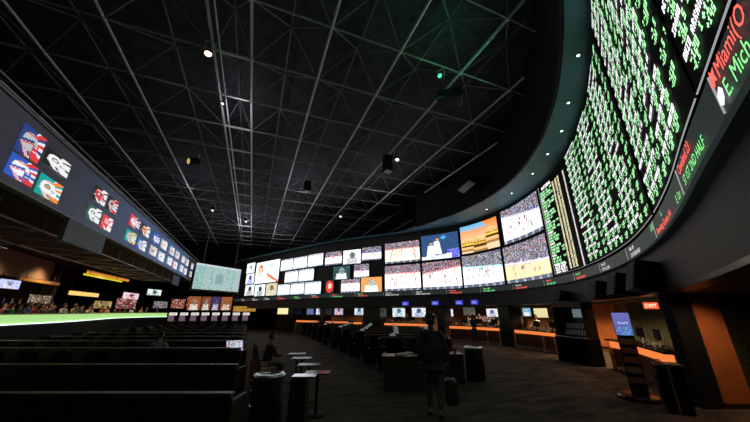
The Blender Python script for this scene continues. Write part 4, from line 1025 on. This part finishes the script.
# bottles on a back bar shelf
t=empty('back_bar_shelf',(-14.4,24,0.6),0,'lit shelf unit behind the bar crowd','shelf')
bm=B(); box(bm,(0,0,1.3),(.3,16,.05)); box(bm,(0,0,1.8),(.3,16,.05)); box(bm,(0,0,.6),(.4,16,1.2),0,.01); mobj('shelf_board',bm,M_wood,t)
cols=[(.1,.6,.2),(.8,.5,.15),(.8,.8,.8),(.6,.1,.1),(.2,.3,.8)]
bms=[]
for k,c in enumerate(cols):
    bm=B(); lathe(bm,[(.045,0),(.045,.2),(.015,.27),(.015,.34)],n=8); bms.append(mobj('bottle',bm,mat('bottle_tint_%s'%'abcde'[k],c,.2,emit=c,estr=.06)))
bu=set()
for i in range(40):
    k=R.randint(0,4); o=bms[k] if k not in bu else bms[k].copy()
    if k in bu: col.objects.link(o)
    bu.add(k); o.location=(-14.32,17+i*.36,.6+1.325+(.5 if i%2 else 0)); tag(o,'%s bottle on the back bar shelf'%['green','amber','clear','red','blue'][k],'bottle','bottles on the back bar shelf')
# small downlights in the bar ceiling
for i,(x,y) in enumerate([(-11.73,20.02),(-11.67,22.26),(-11.88,25.35),(-10.2,28.5),(-9.4,24.2),(-9.2,31),(-8.2,36),(-10.8,33),(-8.6,28)]):
    t=empty('ceiling_downlight',(x,y,5.09),0,'small round downlight in black bar ceiling, %s from the left edge'%ordn[i],'light','downlights in the bar ceiling')
    bm=B(); lathe(bm,[(.17,0),(.17,-.02),(.12,-.02)],n=14); mobj('trim_ring',bm,M_stainless,t); bm=B(); lathe(bm,[(.11,-.005),(.10,-.015)],n=14); mobj('lens',bm,mat('dim_lens',(.8,.8,.7),emit=(1,.9,.75),estr=2.2),t)
for i,(x0,x1,y0,y1) in enumerate(((-12.6,-12.3,19.2,21.3),)):
    t=empty('linear_ceiling_light',((x0+x1)/2,(y0+y1)/2,5.09),0,'thin linear light on bar ceiling above the brown bulkhead','light'); bm=B(); box(bm,(0,0,-.02),(.1,y1-y0,.03)); mobj('lens',bm,mat('linear_lens',(.8,.8,.8),emit=(1,.9,.8),estr=1.2),t); bm=B(); box(bm,(0,0,0),(.16,y1-y0+.1,.03)); mobj('trim_ring',bm,M_black,t)
# ---------------------------------------------------------------- things hung from the space frame
def add_light(kind,loc,energy,color,size=.2,aim=None,spot=1.2,blend=.6,name='lamp_light',parent=None):
    l=bpy.data.lights.new(name,kind); l.energy=energy; l.color=color
    if kind=='SPOT': l.spot_size=spot; l.spot_blend=blend; l.shadow_soft_size=size
    elif kind=='POINT': l.shadow_soft_size=size
    elif kind=='AREA': l.size=size
    o=bpy.data.objects.new(name,l); o.location=loc
    if aim is not None: o.rotation_euler=(Vector(aim)-Vector(loc)).to_track_quat('-Z','Y').to_euler()
    link(o,parent); return o
def stage_lamp(x,y,z,label,m,yaw,tilt,sc=1):
    t=empty('stage_lamp',(x,y,z),yaw,label,'lamp')
    bm=B(); tube(bm,(0,0,0),(0,-.3*sc,-.3*sc*tilt),.11*sc,14,.14*sc); hz=mobj('housing',bm,M_black,t)
    bm=B(); ball(bm,(0,-.31*sc,-.31*sc*tilt),.10*sc,(1,.5,1),12); mobj('lens',bm,m,hz)
    bm=B(); tube(bm,(-.14*sc,-.1,0),(-.14*sc,-.1,.35),.015); tube(bm,(.14*sc,-.1,0),(.14*sc,-.1,.35),.015); tube(bm,(-.14*sc,-.1,.35),(.14*sc,-.1,.35),.015); mobj('yoke',bm,M_steel,t)
stage_lamp(-2.24,8.43,9.6,'warm glowing stage lamp on the frame near upper left',mat('lens_warm',(.8,.6,.4),emit=(1,.6,.35),estr=5),.2,1)
stage_lamp(-3.6,16.5,9.6,'dull yellow stage lamp on the frame, left of the catwalk',mat('lens_yellow',(.6,.4,.1),emit=(.8,.5,.12),estr=.8),-1.2,.3,1.6)
stage_lamp(6.1,12.1,9.6,'pale greenish stage lamp right of hanging black box',mat('lens_mint',(.5,.7,.6),emit=(.6,1,.8),estr=2),-.4,1)
stage_lamp(-2.06,10.8,9.6,'tiny lamp on the catwalk behind warm lamp',M_txtwhite,.3,1,.6)
stage_lamp(-3.84,24.5,9.6,'dim lamp far along the catwalk',mat('lens_dimwarm',(.7,.6,.5),emit=(1,.8,.5),estr=.9),.3,1)
stage_lamp(5.9,22.3,9.6,'small bright lamp over the far middle seats',M_txtwhite,-.3,1)
stage_lamp(-1.5,26.7,9.6,'bright small lamp next to dim catwalk lamp',M_txtwhite,.3,1)
def hung_box(x,y,z,sx,sy,sz,rz,label,green=False):
    t=empty('hanging_speaker',(x,y,z),rz,label,'speaker')
    bm=B(); box(bm,(0,0,0),(sx,sy,sz),0,.03); cz=mobj('cabinet',bm,M_blk_gloss,t)
    bm=B(); box(bm,(0,-sy/2-.01,0),(sx*.88,.02,sz*.9),0,.004); mobj('grille',bm,M_black,cz)
    bm=B(); tube(bm,(0,0,sz/2),(0,0,10.02-z),.03); mobj('hanger_rod',bm,M_steel,t)
hung_box(5.75,12.5,9.35,.42,.42,.95,.1,'upright black speaker box hanging beside pale green lamp')
hung_box(5.9,7.2,9.45,.9,.7,.35,-.6,'wide black projector box hanging near upper right of the frame')
stage_lamp(5.2,6.6,9.6,'green glowing stage lamp next to the projector box',mat('lens_green',(.1,.6,.3),emit=(.1,1,.5),estr=.8),-1.0,.2,.8)
add_light('POINT',(4.9,6.3,9.3),7,(.08,1,.5),.12)
add_light('SPOT',(8.6,6.6,8.7),110,(.1,1,.55),.12,(3.4,5.6,9.95),1.15,.9)  # green spot without fixture, added to tint the near chords
hung_box(2.3,17.2,9.4,.4,.4,.7,.1,'small black speaker box hanging over the hall centre')
a=WALL.at(23,2.75); t=empty('bulkhead_speaker',(a[0],a[1],8.8),WALL.ang(23)+PI,'slanted black speaker on the bulkhead above the screens','speaker')
bm=B(); box(bm,(0,0,0),(1.5,.45,.45),0,.04,0,-.5); mobj('cabinet',bm,M_blk_gloss,t); bm=B(); tube(bm,(0,0,0),(0,.35,.2),.04); mobj('bracket',bm,M_steel,t)
# fans / round vents at the ceiling
for i,(x,y) in enumerate(((-.4,8.9),(4.2,8.6),(6.6,9.5),(1.9,14.5))):
    t=empty('ceiling_vent',(x,y,11.39),0,'round dark vent in the ceiling above the frame, %s'%['over the catwalk side','near the green tinted chords','rightmost by the bulkhead','over the hall centre'][i],'vent')
    bm=B(); lathe(bm,[(.5,0),(.5,-.08),(.4,-.1),(.36,-.02)],n=22); mobj('rim',bm,M_grey,t,True); bm=B()
    for r in (.12,.24,.34): lathe(bm,[(r,-.05),(r+.02,-.05),(r+.02,-.07),(r,-.07)],n=18)
    mobj('grille',bm,M_black,t)
# ---------------------------------------------------------------- counter downlights
for s in (1.8,3.8,5.6,7.4,9.4,11.2,13.6,15.2,16.8,19.4,21.6,25.6,28,31.5):
    a=CTR.at(s,-1.6)
    if s>3: add_light('SPOT',(a[0],a[1],2.26),190 if s<18 else 130,(1,.62,.34),.08,(a[0],a[1],0),2.6,.7)  # stronger spot without fixture, added to brighten the teller space
    a2=CTR.at(s,-.1); t=empty('counter_downlight',(a2[0],a2[1],2.298),0,'small warm downlight under the soffit over the counter, at %s metres along it'%round(s),'light','warm downlights over the counters')
    bm=B(); lathe(bm,[(.13,0),(.13,-.012),(.09,-.014)],n=14); mobj('trim_ring',bm,M_gold,t); bm=B(); lathe(bm,[(.085,-.004),(.08,-.01)],n=14); mobj('lens',bm,M_warm,t)
    add_light('SPOT',(a2[0],a2[1],2.27),24,(1,.6,.3),.06,(a2[0],a2[1],0),2.3,.8)
for x,y,en in ((10.4,2.7,4),(9.0,2.9,60)):  # extra spots with no fixture, added to brighten the pillars at right
    add_light('SPOT',(x,y,2.28),en,(1,.6,.35),.1,(x,y+.6,0),2.4,.8)
# bar warm lights
for x,y in ((-11.5,20),(-11.5,25),(-11,30),(-10.5,35)): add_light('SPOT',(x,y,4.9),420,(1,.72,.45),.2,(x,y,0),2.4,.6)
# added point lights without fixtures, lifting the ceiling and chords
for x,y,e_ in ((-1.6,12,26),(2.3,20,40),(7,17,22),(-5,22,24),(-1.6,30,60),(2,33,60)):
    add_light('POINT',(x,y,9.2),e_,(.9,.93,1),.3)
# ---------------------------------------------------------------- world, camera
w_=bpy.data.worlds.new('World'); scn.world=w_; w_.use_nodes=True; w_.node_tree.nodes['Background'].inputs['Color'].default_value=(.5,.55,.65,1); w_.node_tree.nodes['Background'].inputs['Strength'].default_value=.004
cd=bpy.data.cameras.new('Camera'); cd.sensor_width=36; cd.lens=F/750*36; cd.clip_start=.02; cd.clip_end=300
co=bpy.data.objects.new('Camera',cd); col.objects.link(co); co.location=(0,0,EYE); co.rotation_euler=(PI/2+PITCH,0,-YAW); scn.camera=co
vs_=scn.view_settings; vs_.view_transform='Standard'; vs_.look='None'; vs_.exposure=0.0; vs_.gamma=1.0; vs_.use_curve_mapping=False
